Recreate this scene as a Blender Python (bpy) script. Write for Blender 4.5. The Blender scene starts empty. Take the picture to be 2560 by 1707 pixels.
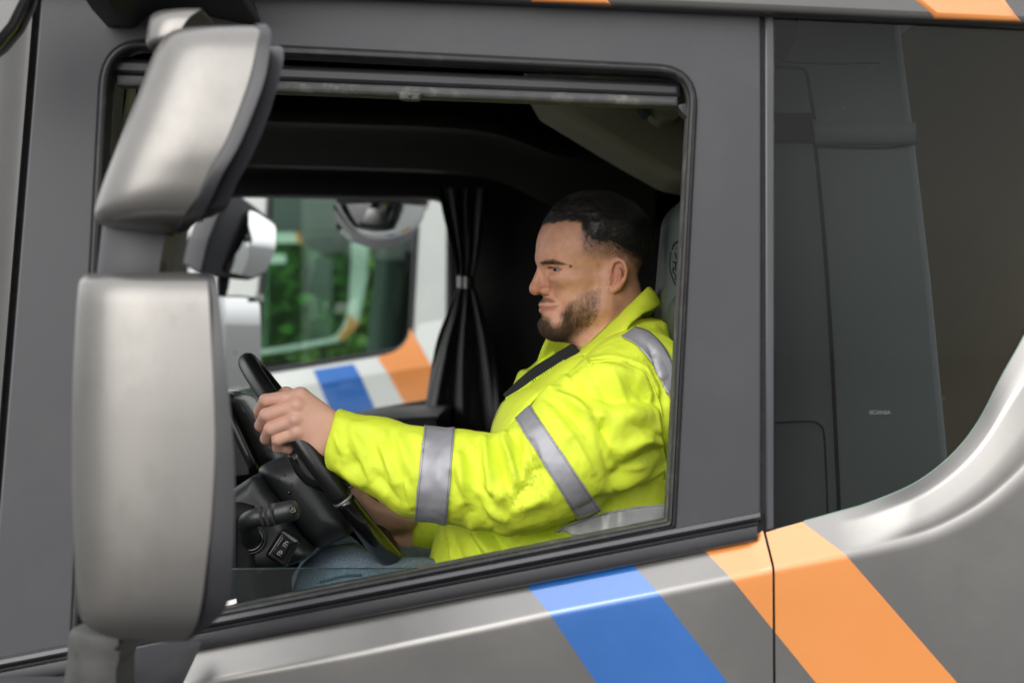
import bpy, bmesh, math, random
import numpy as np
from mathutils import Vector, Matrix, noise
from mathutils.bvhtree import BVHTree
random.seed(7); np.random.seed(7)
S = bpy.context.scene
COL = S.collection
# ------------------------------------------------------------------ camera, world, sun, exposure
FPX, YC, ZC = 4700.0, -2.6, 2.40           # focal length in photo pixels (2560 wide), camera y and eye height
cd = bpy.data.cameras.new('Camera'); cam = bpy.data.objects.new('Camera', cd); COL.objects.link(cam)
cam.location = (0, YC, ZC); cam.rotation_euler = (math.radians(90), 0, 0)
cd.sensor_width = 36; cd.lens = 36*FPX/2560; cd.clip_start = .05; cd.clip_end = 2000
cd.dof.use_dof = True; cd.dof.focus_distance = 2.98; cd.dof.aperture_fstop = 3.8
S.camera = cam
SUN_EL, SUN_AZ = 21, 212                    # azimuth: direction the light comes from, degrees clockwise from +y
W = bpy.data.worlds.new('World'); S.world = W; W.use_nodes = True
nt = W.node_tree; bg = nt.nodes['Background']
sky = nt.nodes.new('ShaderNodeTexSky'); sky.sky_type = 'NISHITA'; sky.sun_disc = False
sky.sun_elevation = math.radians(SUN_EL); sky.sun_rotation = math.radians(SUN_AZ)
sky.dust_density = 4; sky.air_density = 1.0; sky.ozone_density = 1.0
hs = nt.nodes.new('ShaderNodeHueSaturation'); hs.inputs['Saturation'].default_value = .22
nt.links.new(sky.outputs[0], hs.inputs['Color'])
wtc = nt.nodes.new('ShaderNodeTexCoord'); wsx = nt.nodes.new('ShaderNodeSeparateXYZ'); nt.links.new(wtc.outputs['Generated'], wsx.inputs[0])
wrp = nt.nodes.new('ShaderNodeValToRGB'); nt.links.new(wsx.outputs['Z'], wrp.inputs[0])     # overcast cloud layer: bright overhead, darker at the horizon
wrp.color_ramp.elements[0].color = (1.9, 1.95, 2.0, 1); wrp.color_ramp.elements[1].color = (7.6, 7.6, 7.7, 1); wrp.color_ramp.elements[1].position = .9
el = wrp.color_ramp.elements.new(.22); el.color = (5.2, 5.2, 5.25, 1); el = wrp.color_ramp.elements.new(.06); el.color = (3.7, 3.75, 3.8, 1)
wmx = nt.nodes.new('ShaderNodeMix'); wmx.data_type = 'RGBA'; wmx.inputs[0].default_value = .85; nt.links.new(hs.outputs[0], wmx.inputs[6]); nt.links.new(wrp.outputs[0], wmx.inputs[7])
nt.links.new(wmx.outputs[2], bg.inputs['Color'])
bg.inputs['Strength'].default_value = .15
sl = bpy.data.lights.new('Sun', 'SUN'); sl.energy = 1.25; sl.angle = math.radians(58); sl.color = (1, .965, .92)
so = bpy.data.objects.new('Sun', sl); COL.objects.link(so)
a = math.radians(SUN_AZ); e = math.radians(SUN_EL)
sdir = Vector((math.sin(a)*math.cos(e), math.cos(a)*math.cos(e), math.sin(e)))
so.rotation_euler = (-sdir).to_track_quat('-Z', 'Y').to_euler(); so.location = sdir*20
S.view_settings.view_transform = 'Standard'; S.view_settings.look = 'None'
S.view_settings.exposure = 1.12; S.view_settings.gamma = 1
S.cycles.use_denoising = True
S.cycles.max_bounces = 10; S.cycles.diffuse_bounces = 6; S.cycles.transparent_max_bounces = 12; S.cycles.caustics_reflective = False; S.cycles.caustics_refractive = False

# ------------------------------------------------------------------ helpers
def P(px, py, Y):
    d = Y-YC
    return np.array(((px-1280)/FPX*d, Y, ZC-(py-853.5)/FPX*d))
def PP(px, py, p0, n):                       # pixel ray meets the plane through p0 with normal n
    r = np.array(((px-1280)/FPX, 1.0, -(py-853.5)/FPX)); c = np.array((0, YC, ZC)); n = np.asarray(n, float)
    t = np.dot(np.asarray(p0)-c, n)/np.dot(r, n)
    return c+r*t
def spl(pts, n):
    p = np.asarray(pts, float); m = len(p)
    q = np.vstack([2*p[0]-p[1], p, 2*p[-1]-p[-2]])
    seg = np.r_[0, np.cumsum(np.linalg.norm(np.diff(p[:, :min(3, p.shape[1])], axis=0), axis=1)+1e-9)]
    out = []
    for s in np.linspace(0, seg[-1], n):
        i = min(max(np.searchsorted(seg, s, 'right')-1, 0), m-2)
        t = (s-seg[i])/(seg[i+1]-seg[i])
        a0, a1, a2, a3 = q[i], q[i+1], q[i+2], q[i+3]
        out.append(.5*((2*a1)+(-a0+a2)*t+(2*a0-5*a1+4*a2-a3)*t*t+(-a0+3*a1-3*a2+a3)*t**3))
    return np.array(out)
def mesh_obj(name, V, Fc, mat=None, parent=None, smooth=True, label=None):
    me = bpy.data.meshes.new(name)
    me.from_pydata([tuple(map(float, v)) for v in V], [], [tuple(map(int, f)) for f in Fc])
    me.update()
    return link(name, me, mat, parent, smooth, label)
def link(name, me, mat=None, parent=None, smooth=True, label=None):
    if smooth and len(me.polygons): me.polygons.foreach_set('use_smooth', [True]*len(me.polygons))
    o = bpy.data.objects.new(name, me); COL.objects.link(o)
    if mat: me.materials.append(mat)
    if parent: o.parent = parent
    if label: o['label'] = label
    return o
def thing(name, label, cat, group=None, loc=(0, 0, 0)):
    o = bpy.data.objects.new(name, None); COL.objects.link(o); o.empty_display_size = .1
    o['label'] = label; o['category'] = cat
    if group: o['group'] = group
    return o
def joinm(parts):
    V, Fc, n = [], [], 0
    for v, f in parts:
        V.append(np.asarray(v, float)); Fc += [tuple(i+n for i in q) for q in f]; n += len(v)
    return np.vstack(V), Fc
def grid(rows, close=False):
    m = len(rows[0]); V = np.vstack([np.asarray(r, float) for r in rows]); Fc = []
    for i in range(len(rows)-1):
        for j in range(m if close else m-1):
            k = (j+1) % m
            Fc.append((i*m+j, i*m+k, (i+1)*m+k, (i+1)*m+j))
    return V, Fc
def tube(pts, rad, seg=14, caps=True, flat=1.0, up=None):
    pts = np.asarray(pts, float); n = len(pts)
    rad = np.full(n, rad) if np.isscalar(rad) else np.asarray(rad, float)
    T = np.gradient(pts, axis=0); T /= np.linalg.norm(T, axis=1)[:, None]+1e-12
    u = np.array(up if up is not None else ((0, 0, 1) if abs(T[0][2]) < .9 else (1, 0, 0)), float)
    rows = []
    for i in range(n):
        u = u-T[i]*np.dot(u, T[i]); u /= np.linalg.norm(u); w = np.cross(T[i], u)
        th = np.linspace(0, 2*np.pi, seg, endpoint=False)
        rows.append(pts[i]+rad[i]*(np.outer(np.cos(th), u)+flat*np.outer(np.sin(th), w)))
    V, Fc = grid(rows, True)
    if caps:
        m = len(V); V = np.vstack([V, pts[0], pts[-1]])
        for j in range(seg):
            k = (j+1) % seg
            Fc.append((m, k, j)); Fc.append((m+1, (n-1)*seg+j, (n-1)*seg+k))
    return V, Fc
def boxm(c, s, R=None):
    c = np.asarray(c, float); s = np.asarray(s, float)/2
    V = np.array([(x, y, z) for x in (-1, 1) for y in (-1, 1) for z in (-1, 1)], float)*s
    if R is not None: V = V@np.asarray(R).T
    return V+c, [(0, 1, 3, 2), (4, 6, 7, 5), (0, 4, 5, 1), (2, 3, 7, 6), (0, 2, 6, 4), (1, 5, 7, 3)]
def bevel(o, w, seg=3, ang=35):
    bm = bmesh.new(); bm.from_mesh(o.data)
    bmesh.ops.recalc_face_normals(bm, faces=bm.faces)
    ed = [e for e in bm.edges if len(e.link_faces) == 2 and e.calc_face_angle(0) > math.radians(ang)]
    bmesh.ops.bevel(bm, geom=ed, offset=w, segments=seg, affect='EDGES', profile=.5, clamp_overlap=True)
    bm.to_mesh(o.data); bm.free()
    o.data.polygons.foreach_set('use_smooth', [True]*len(o.data.polygons))
    return o
def fixn(o):
    bm = bmesh.new(); bm.from_mesh(o.data); bmesh.ops.recalc_face_normals(bm, faces=bm.faces); bm.to_mesh(o.data); bm.free(); return o
def sharp(o, ang=40):
    try: o.data.set_sharp_from_angle(angle=math.radians(ang))
    except Exception: pass
    return o
def rnd(pts, r):                              # round the corners of a polygon; r: number or list
    out = []; n = len(pts)
    for i in range(n):
        a0 = np.array(pts[i-1], float); b = np.array(pts[i], float); c = np.array(pts[(i+1) % n], float)
        rr = r[i] if isinstance(r, (list, tuple)) else r
        rr = min(rr, .48*np.linalg.norm(a0-b), .48*np.linalg.norm(c-b))
        if rr < 1e-6: out.append(b); continue
        p = b+(a0-b)/np.linalg.norm(a0-b)*rr; q = b+(c-b)/np.linalg.norm(c-b)*rr
        for t in np.linspace(0, 1, 9): out.append((1-t)**2*p+2*t*(1-t)*b+t*t*q)
    return out
def plate(name, outer, holes, Y, thick, mat, parent=None, bev=.002, tilt=None, label=None, seg=2):
    """solid sheet: outline given in photo pixels at its front plane y=Y, real thickness going back"""
    cu = bpy.data.curves.new(name, 'CURVE'); cu.dimensions = '2D'; cu.fill_mode = 'BOTH'
    for loop in [outer]+list(holes):
        w = [P(x, y, Y) for x, y in loop]
        s = cu.splines.new('POLY'); s.points.add(len(w)-1)
        for q, p in zip(s.points, w): q.co = (p[0], p[2], 0, 1)
        s.use_cyclic_u = True
    cu.extrude = max(thick/2-bev, 1e-4); cu.bevel_depth = bev; cu.bevel_resolution = seg; cu.offset = -bev
    o = bpy.data.objects.new(name, cu); COL.objects.link(o); bpy.context.view_layer.update()
    me = bpy.data.meshes.new_from_object(o.evaluated_get(bpy.context.evaluated_depsgraph_get()))
    bpy.data.objects.remove(o); bpy.data.curves.remove(cu)
    n = len(me.vertices); v = np.empty(n*3); me.vertices.foreach_get('co', v); v = v.reshape(-1, 3)
    w = np.c_[v[:, 0], Y+thick/2-v[:, 2], v[:, 1]]
    if tilt: w[:, 1] += tilt(w[:, 0], w[:, 2])
    me.vertices.foreach_set('co', w.ravel()); me.materials.clear(); me.update()
    me.name = name
    o = link(name, me, mat, parent, True, label)
    return sharp(o, 42)
def offset_poly(pts, d):
    p = np.asarray(pts, float); n = len(p)
    ar = sum(p[i-1][0]*p[i][1]-p[i][0]*p[i-1][1] for i in range(n))
    sg = 1 if ar > 0 else -1; out = []
    for i in range(n):
        e1 = p[i]-p[i-1]; e2 = p[(i+1) % n]-p[i]
        e1 = e1/(np.linalg.norm(e1)+1e-9); e2 = e2/(np.linalg.norm(e2)+1e-9)
        nn = np.array((e1[1]+e2[1], -e1[0]-e2[0])); l = np.linalg.norm(nn); nn = nn/l if l > 1e-6 else nn
        out.append(p[i]+nn*d*sg)
    return out
def oring(raw, rad, d):                        # offset a polygon, then round its corners to match
    return rnd(offset_poly(raw, d), [max(3, r+d) for r in rad])
# ---- implicit surfaces
def smin(a, b, k):
    h = np.clip(.5+.5*(b-a)/k, 0, 1); return b*(1-h)+a*h-k*h*(1-h)
def smax(a, b, k): return -smin(-a, -b, k)
def ell(p, c, r, R=None):
    q = p-np.asarray(c)
    if R is not None: q = q@np.asarray(R)
    r = np.asarray(r, float); k0 = np.linalg.norm(q/r, axis=1); k1 = np.linalg.norm(q/(r*r), axis=1)+1e-9
    return k0*(k0-1)/k1
def cone(p, a, b, ra, rb):
    a = np.asarray(a, float); b = np.asarray(b, float); ab = b-a
    t = np.clip(((p-a)@ab)/(ab@ab+1e-12), 0, 1)
    return np.linalg.norm(p-a-t[:, None]*ab, axis=1)-(ra+(rb-ra)*t)
def chain(p, pts, rs, k=0):
    d = None
    for i in range(len(pts)-1):
        c = cone(p, pts[i], pts[i+1], rs[i], rs[i+1])
        d = c if d is None else (smin(d, c, k) if k else np.minimum(d, c))
    return d
def sdf_mesh(f, lo, hi, h, safe=1.7):
    lo = np.asarray(lo, float); n = (np.ceil((np.asarray(hi)-lo)/h/4).astype(int))*4
    nb = n//4
    g = [lo[i]+(np.arange(nb[i])*4+2)*h for i in range(3)]
    C = np.stack(np.meshgrid(*g, indexing='ij'), -1).reshape(-1, 3)
    fc = f(C).reshape(nb); act = np.abs(fc) < 4*h*.87*safe
    up = lambda A: A.repeat(4, 0).repeat(4, 1).repeat(4, 2)
    V = np.ones(n+1); V[:-1, :-1, :-1] = up(np.where(fc < 0, -1., 1.))
    V[-1] = 1; V[:, -1] = 1; V[:, :, -1] = 1
    cm = up(act); pm = np.zeros(n+1, bool)
    for i in (0, 1):
        for j in (0, 1):
            for k in (0, 1): pm[i:n[0]+i, j:n[1]+j, k:n[2]+k] |= cm
    idx = np.argwhere(pm); V[pm] = f(lo+idx*h)
    ins = V < 0
    sm = np.zeros(n, int)
    for i in (0, 1):
        for j in (0, 1):
            for k in (0, 1): sm += ins[i:n[0]+i, j:n[1]+j, k:n[2]+k]
    cells = np.argwhere((sm > 0) & (sm < 8)); ids = -np.ones(n, int); ids[tuple(cells.T)] = np.arange(len(cells))
    acc = np.zeros((len(cells), 3)); cnt = np.zeros(len(cells))
    cor = [(i, j, k) for i in (0, 1) for j in (0, 1) for k in (0, 1)]
    for a0 in cor:
        for ax in range(3):
            if a0[ax]: continue
            b0 = list(a0); b0[ax] = 1
            va = V[tuple((cells+np.array(a0)).T)]; vb = V[tuple((cells+np.array(b0)).T)]
            m = (va < 0) != (vb < 0); t = np.where(m, va/np.where(m, va-vb, 1), 0)
            pos = np.tile(np.array(a0, float), (len(cells), 1)); pos[:, ax] += t
            acc[m] += pos[m]; cnt[m] += 1
    verts = lo+h*(cells+acc/cnt[:, None])
    quads = []
    for ax in range(3):
        u, w = (ax+1) % 3, (ax+2) % 3
        sl = [slice(1, -1)]*3; sl[ax] = slice(0, -1); s2 = list(sl); s2[ax] = slice(1, None)
        A = ins[tuple(sl)]; B = ins[tuple(s2)]
        e = np.argwhere(A != B); s = A[tuple(e.T)]
        off = np.ones(3, int); off[ax] = 0; e = e+off
        q = []
        for du, dw in ((-1, -1), (0, -1), (0, 0), (-1, 0)):
            c = e.copy(); c[:, u] += du; c[:, w] += dw; q.append(ids[tuple(c.T)])
        q = np.stack(q, 1); q[~s] = q[~s][:, ::-1]; quads.append(q)
    Q = np.vstack(quads); Q = Q[(Q >= 0).all(1)]
    return verts, Q
def np_mesh(name, V, Q, mat=None, parent=None, label=None):
    me = bpy.data.meshes.new(name); nv, nf = len(V), len(Q); k = Q.shape[1]
    me.vertices.add(nv); me.vertices.foreach_set('co', np.ascontiguousarray(V, dtype=np.float32).ravel())
    me.loops.add(nf*k); me.loops.foreach_set('vertex_index', np.ascontiguousarray(Q, dtype=np.int32).ravel())
    me.polygons.add(nf); me.polygons.foreach_set('loop_start', np.arange(0, nf*k, k, dtype=np.int32))
    me.update(calc_edges=True); me.validate()
    return link(name, me, mat, parent, True, label)
def pillow(name, poly, Yc, half, r, m, par, h=.0035, d=None):
    """soft moulded part: rounded outline in photo pixels at depth Yc, rounded over towards its faces"""
    sc = (Yc-half-YC)/FPX
    W_ = np.array([P(x, y, Yc-half) for x, y in poly]); pl = [(w[0], w[2]) for w in W_]
    def f(p):
        d2 = -polydist(p[:, 0], p[:, 2], pl); q = np.stack([d2+r, np.abs(p[:, 1]-Yc)-half+r], 1)
        return np.linalg.norm(np.maximum(q, 0), axis=1)+np.minimum(q.max(1), 0)-r
    lo = np.array((W_[:, 0].min()-.02, Yc-half-.02, W_[:, 2].min()-.02)); hi = np.array((W_[:, 0].max()+.02, Yc+half+.02, W_[:, 2].max()+.02))
    V, Q = sdf_mesh(f, lo, hi, h); V = smoothv(V, Q, 3, .5); return np_mesh(name, V, Q, m, par)
def vnormals(V, Q):
    n = np.zeros_like(V); a0 = V[Q[:, 2]]-V[Q[:, 0]]; b0 = V[Q[:, 3]]-V[Q[:, 1]]; c = np.cross(a0, b0)
    for i in range(4): np.add.at(n, Q[:, i], c)
    return n/(np.linalg.norm(n, axis=1)[:, None]+1e-12)
def smoothv(V, Q, it=1, lam=.5):
    for _ in range(it):
        s = np.zeros_like(V); c = np.zeros(len(V))
        for i in range(4):
            j = (i+1) % 4
            np.add.at(s, Q[:, i], V[Q[:, j]]); np.add.at(c, Q[:, i], 1)
            np.add.at(s, Q[:, j], V[Q[:, i]]); np.add.at(c, Q[:, j], 1)
        V = V+lam*(s/np.maximum(c, 1)[:, None]-V)
    return V
def attr(o, name, vals):
    at = o.data.attributes.new(name, 'FLOAT', 'POINT'); at.data.foreach_set('value', np.asarray(vals, np.float32))
def inpoly(x, y, poly):
    r = np.zeros(len(x), bool); n = len(poly)
    for i in range(n):
        x1, y1 = poly[i]; x2, y2 = poly[(i+1) % n]
        c = ((y1 > y) != (y2 > y)) & (x < (x2-x1)*(y-y1)/((y2-y1) if y2 != y1 else 1e-9)+x1); r ^= c
    return r
def polydist(x, y, poly):                      # signed distance, >0 inside
    d = np.full(len(x), 1e9); n = len(poly)
    for i in range(n):
        a0 = np.array(poly[i], float); b = np.array(poly[(i+1) % n], float); ab = b-a0
        t = np.clip(((x-a0[0])*ab[0]+(y-a0[1])*ab[1])/(ab@ab+1e-9), 0, 1)
        d = np.minimum(d, np.hypot(x-a0[0]-t*ab[0], y-a0[1]-t*ab[1]))
    return np.where(inpoly(x, y, poly), d, -d)
def segdist(x, y, a0, b):
    ab = (b[0]-a0[0], b[1]-a0[1]); l = ab[0]**2+ab[1]**2+1e-9
    t = np.clip(((x-a0[0])*ab[0]+(y-a0[1])*ab[1])/l, 0, 1)
    return np.hypot(x-a0[0]-t*ab[0], y-a0[1]-t*ab[1]), t
def topx(V):                                   # world -> photo pixels
    d = V[:, 1]-YC
    return 1280+V[:, 0]*FPX/d, 853.5-(V[:, 2]-ZC)*FPX/d

# ------------------------------------------------------------------ materials
def mat(name, col, rough=.5, metal=0., var=.12, vscale=6., bump=0., bscale=60., coat=0., spec=.5, dirt=None, dscale=3., sheen=0., rvar=.12, stretch=None):
    m = bpy.data.materials.new(name); m.use_nodes = True; t = m.node_tree; N, L = t.nodes, t.links
    b = N['Principled BSDF']; b.inputs['Metallic'].default_value = metal
    b.inputs['Specular IOR Level'].default_value = spec
    if coat > .5: b.inputs['Coat IOR'].default_value = 1.95
    if coat: b.inputs['Coat Weight'].default_value = coat; b.inputs['Coat Roughness'].default_value = .06
    if sheen: b.inputs['Sheen Weight'].default_value = sheen; b.inputs['Sheen Roughness'].default_value = .5
    tc = N.new('ShaderNodeTexCoord'); vec = tc.outputs['Object']
    if stretch:
        mp = N.new('ShaderNodeMapping'); mp.inputs['Scale'].default_value = stretch; L.new(vec, mp.inputs[0]); vec = mp.outputs[0]
    n1 = N.new('ShaderNodeTexNoise'); n1.inputs['Scale'].default_value = vscale; n1.inputs['Detail'].default_value = 6; L.new(vec, n1.inputs['Vector'])
    rp = N.new('ShaderNodeMapRange'); rp.inputs['From Min'].default_value = .3; rp.inputs['From Max'].default_value = .7
    rp.inputs['To Min'].default_value = 1-var; rp.inputs['To Max'].default_value = 1+var; L.new(n1.outputs['Fac'], rp.inputs['Value'])
    mx = N.new('ShaderNodeMix'); mx.data_type = 'RGBA'; mx.blend_type = 'MULTIPLY'; mx.inputs[0].default_value = 1
    mx.inputs[6].default_value = (*col, 1); L.new(rp.outputs[0], mx.inputs[7]); out = mx.outputs[2]
    if dirt:
        n2 = N.new('ShaderNodeTexNoise'); n2.inputs['Scale'].default_value = dscale; n2.inputs['Detail'].default_value = 9; n2.inputs['Roughness'].default_value = .7
        L.new(vec, n2.inputs['Vector'])
        r2 = N.new('ShaderNodeMapRange'); r2.inputs['From Min'].default_value = .52; r2.inputs['From Max'].default_value = .72; r2.inputs['To Max'].default_value = dirt[3]
        L.new(n2.outputs['Fac'], r2.inputs['Value'])
        m2 = N.new('ShaderNodeMix'); m2.data_type = 'RGBA'; L.new(r2.outputs[0], m2.inputs[0]); L.new(out, m2.inputs[6]); m2.inputs[7].default_value = (*dirt[:3], 1); out = m2.outputs[2]
    L.new(out, b.inputs['Base Color'])
    rr = N.new('ShaderNodeMapRange'); rr.inputs['To Min'].default_value = max(.02, rough*(1-rvar)); rr.inputs['To Max'].default_value = min(1, rough*(1+rvar)); L.new(n1.outputs['Fac'], rr.inputs['Value'])
    L.new(rr.outputs[0], b.inputs['Roughness'])
    if bump:
        n3 = N.new('ShaderNodeTexNoise'); n3.inputs['Scale'].default_value = bscale; n3.inputs['Detail'].default_value = 4; L.new(vec, n3.inputs['Vector'])
        bp = N.new('ShaderNodeBump'); bp.inputs['Strength'].default_value = bump; bp.inputs['Distance'].default_value = .002
        L.new(n3.outputs['Fac'], bp.inputs['Height']); L.new(bp.outputs[0], b.inputs['Normal'])
    m['out'] = 0
    return m
def glassmat(name, tint, rough=0., ior=1.45, extra=0.):
    m = bpy.data.materials.new(name); m.use_nodes = True; t = m.node_tree; N, L = t.nodes, t.links
    N.remove(N['Principled BSDF']); o = N['Material Output']
    tr = N.new('ShaderNodeBsdfTransparent'); gl = N.new('ShaderNodeBsdfGlossy'); gl.inputs['Roughness'].default_value = rough
    tr.inputs[0].default_value = (*tint, 1)
    fr = N.new('ShaderNodeFresnel'); fr.inputs[0].default_value = ior
    ad = N.new('ShaderNodeMath'); ad.operation = 'ADD'; ad.inputs[1].default_value = extra; ad.use_clamp = True
    L.new(fr.outputs[0], ad.inputs[0])
    ms = N.new('ShaderNodeMixShader'); L.new(ad.outputs[0], ms.inputs[0]); L.new(tr.outputs[0], ms.inputs[1]); L.new(gl.outputs[0], ms.inputs[2])
    tc = N.new('ShaderNodeTexCoord'); ns = N.new('ShaderNodeTexNoise'); ns.inputs['Scale'].default_value = 160; ns.inputs['Detail'].default_value = 8; L.new(tc.outputs['Object'], ns.inputs[0])
    df = N.new('ShaderNodeBsdfDiffuse'); df.inputs[0].default_value = (.5, .5, .47, 1)
    rg = N.new('ShaderNodeMapRange'); rg.inputs['From Min'].default_value = .66; rg.inputs['From Max'].default_value = .78; rg.inputs['To Max'].default_value = .10; rg.inputs['To Min'].default_value = .006; L.new(ns.outputs['Fac'], rg.inputs[0])
    m3 = N.new('ShaderNodeMixShader'); L.new(rg.outputs[0], m3.inputs[0]); L.new(ms.outputs[0], m3.inputs[1]); L.new(df.outputs[0], m3.inputs[2])
    L.new(m3.outputs[0], o.inputs[0])
    return m
M = {}
M['grey'] = mat('satin_grey_plastic', (.041, .041, .046), .5, var=.05, bump=.08, bscale=900, dirt=(.11, .105, .10, .16), spec=.4)
M['silver'] = mat('metallic_silver_paint', (.245, .239, .231), .34, .84, var=.04, coat=.05, dirt=(.38, .36, .33, .2))
M['silverm'] = mat('dusty_silver_paint', (.16, .155, .147), .36, .7, var=.05, coat=.15, dirt=(.08, .075, .065, .38), dscale=9, vscale=6, stretch=(1, 1, .7), rvar=.25)
M['trim'] = mat('black_trim', (.013, .0135, .017), .42, var=.15, dirt=(.07, .07, .07, .2))
M['trimg'] = mat('grey_trim', (.048, .048, .055), .4, var=.1, dirt=(.12, .12, .12, .2))
M['rubber'] = mat('black_rubber', (.012, .012, .013), .55, var=.3, dirt=(.09, .09, .085, .35), dscale=40)
M['dusty'] = mat('dusty_rubber', (.05, .05, .049), .7, var=.25, dirt=(.2, .19, .16, .6), dscale=30, vscale=30)
M['inner'] = mat('dark_interior_plastic', (.008, .0085, .0085), .6, var=.15, bump=.1, bscale=700, spec=.2)
M['black'] = mat('black_cloth', (.004, .004, .0045), .95, var=.2, spec=.05)
M['pod'] = mat('moulded_black_plastic', (.016, .018, .0195), .42, var=.1, bump=.10, bscale=1200)
M['rim'] = mat('leather_rim', (.010, .0105, .011), .36, var=.1, bump=.06, bscale=900)
M['gloss'] = mat('piano_black', (.006, .006, .007), .24, var=.05, coat=.5)
M['ceil'] = mat('beige_headliner', (.40, .39, .30), .9, var=.08, bump=.2, bscale=400)
M['panel'] = mat('grey_cabin_panel', (.42, .44, .45), .6, var=.04, bump=.1, bscale=600)
M['tealblk'] = mat('dark_cabin_fabric', (.02, .035, .034), .8, var=.1)
M['beige'] = mat('beige_cabin_wall', (.25, .205, .13), .85, var=.15, vscale=3, bump=.15, bscale=300)
M['blue'] = mat('blue_vinyl', (.009, .12, .43), .34, .25, var=.05, coat=1., spec=.8, dirt=(.06, .17, .45, .2), dscale=12)
M['orange'] = mat('orange_vinyl', (.66, .235, .05), .36, .15, var=.04, coat=.8, spec=.7, dirt=(.6, .25, .08, .25))
M['white'] = mat('pale_grey_paint', (.52, .55, .53), .35, 0, var=.04, coat=.5, dirt=(.5, .5, .47, .2))
M['seat'] = mat('teal_grey_leather', (.05, .066, .066), .5, var=.1, bump=.12, bscale=500)
M['curtain'] = mat('black_curtain_cloth', (.034, .038, .038), .7, var=.12, sheen=.15)
M['strap'] = mat('silver_strap', (.3, .31, .31), .4, .4)
M['mirror'] = mat('mirror_glass', (.80, .82, .81), .03, 1., var=.01)
M['glass'] = glassmat('clear_tinted_glass', (.74, .83, .83))
M['qglass'] = glassmat('smoked_glass', (.47, .49, .485), ior=1.28)
M['nglass'] = glassmat('green_tinted_glass', (.64, .83, .72), extra=.06)
M['edge'] = mat('glass_edge', (.22, .33, .29), .3)
M['etch'] = mat('etched_print', (.075, .085, .082), .8, var=.0)
M['icon'] = mat('white_icon', (.75, .75, .75), .5, var=0)
# ------------------------------------------------------------------ ground
def asphalt():
    m = mat('worn_asphalt', (.055, .055, .056), .9, var=.2, bump=.4, bscale=120, dirt=(.09, .088, .08, .5), dscale=.6)
    V, Fc = grid([[(x, y, 0) for x in np.linspace(-300, 300, 13)] for y in np.linspace(-300, 300, 13)])
    o = mesh_obj('asphalt_yard', V, Fc, m); o['kind'] = 'structure'; fixn(o)
asphalt()
def W2(x, z, Y): d = Y-YC; return (1280+x*FPX/d, 853.5-z*FPX/d)      # z relative to eye height

# ------------------------------------------------------------------ the driver's lorry
T = thing('lorry', 'nearest lorry cab, dark grey and silver, driver window lowered, blue and orange stripes', 'lorry', 'lorries parked side by side')
HR, HC = [(257, 97), (1744, 171), (1686, 1318), (178, 1614)], [120, 100, 6, 20]
HOLE = rnd(HR, HC); HO = lambda d: oring(HR, HC, d)
sx = lambda y: 96-(y/1080.)*88               # front door seam
Lx = lambda x, c: c+(x-1200)*-.194
door = plate('door_frame', [(sx(-80)+5, -80), (1903, -80), (1903, 1300), (1903, 1345), (-140, Lx(-140, 1455)), (sx(1650)+5, 1650)], [HOLE], 0, .05, M['grey'], T, .004)
# slim shadow gap along the front seam, and the silver corner panel that curves round to the windscreen
rows = []
for dx, Y in ((-7, .03), (-7, .004), (-12, -.002), (-40, .004), (-80, .03), (-120, .075), (-170, .15), (-260, .32)):
    rows.append([P(sx(y)+dx, y, Y) for y in np.linspace(-200, 1720, 16)])
V, Fc = grid(rows); sharp(fixn(mesh_obj('corner_panel', V, Fc, mat('corner_silver_paint', (.045, .044, .043), .45, .3, var=.12, coat=.2, dirt=(.2, .19, .17, .3)), T)))
bevel(mesh_obj('seam_seal', *grid([[P(sx(y)+d, y, .022) for y in np.linspace(-200, 1720, 16)] for d in (-14, 14)]), M['rubber'], T), .001)
plate('sun_visor', [(-120, -80), (92, -80), (70, 10), (40, 70), (0, 118), (-120, 210)], [], -.22, .05, M['gloss'], T, .012)
# window seals and upper run channel
rb = HO(-4); ri = HO(-22)
plate('window_seal', HO(5), [ri], -.006, .05, M['rubber'], T, .005)
plate('window_lip', HO(-19), [HO(-27)], .004, .045, M['dusty'], T, .003)
plate('inner_door_trim', HO(60), [HO(-25)], .062, .05, M['inner'], T, .01)
tl = lambda x, y0, y1: y0+(x-676)*(y1-y0)/(1690-676.)
def band(name, a0, a1, b0, b1, x0, x1, Y, th, m, bv):
    o = plate(name, [(x, tl(x, a0, a1)) for x in np.linspace(x0, x1, 8)]+[(x, tl(x, b0, b1)) for x in np.linspace(x1, x0, 8)], [], Y, th, m, T, bv); return o
band('window_channel', 160, 204, 204, 246, 240, 1704, .022, .05, M['trim'], .008)
gb = band('glass_guide', 201, 241, 229, 267, 290, 1696, .012, .04, M['dusty'], .006)
tab = plate('guide_clip', rnd([(990, 229), (1056, 232), (1047, 252), (1000, 249)], 5), [], .004, .02, M['dusty'], gb, .003)
V, Fc = tube([P(1024, 239, .006), P(1024, 239, .001)], .0024, 10); mesh_obj('screw', V, Fc, M['trimg'], gb)
plate('window_corner_stop', [(1690, 262), (1722, 255), (1726, 300), (1708, 290)], [], .016, .03, M['rubber'], T, .004)
# lowered pane in the window
gl = plate('door_glass', [(215, 1424), (1078, 1419), (1560, 1330), (1560, 1372), (215, 1640)], [], .030, .005, M['glass'], T, .0005)
V, Fc = grid([[P(x, 1424.5-(x-215)*5.5/863+d, y) for x in (215, 640, 1078)] for d, y in ((-1.9, .0302), (-2.3, .0325), (-1.9, .0348), (1.7, .0352), (1.7, .0298))], False)
mesh_obj('ground_edge', V, Fc, M['edge'], gl); 
plate('glass_sticker', [(556, 1506), (590, 1496), (592, 1507), (585, 1510), (553, 1517)], [], .026, .003, M['icon'], gl, .0005)
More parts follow.
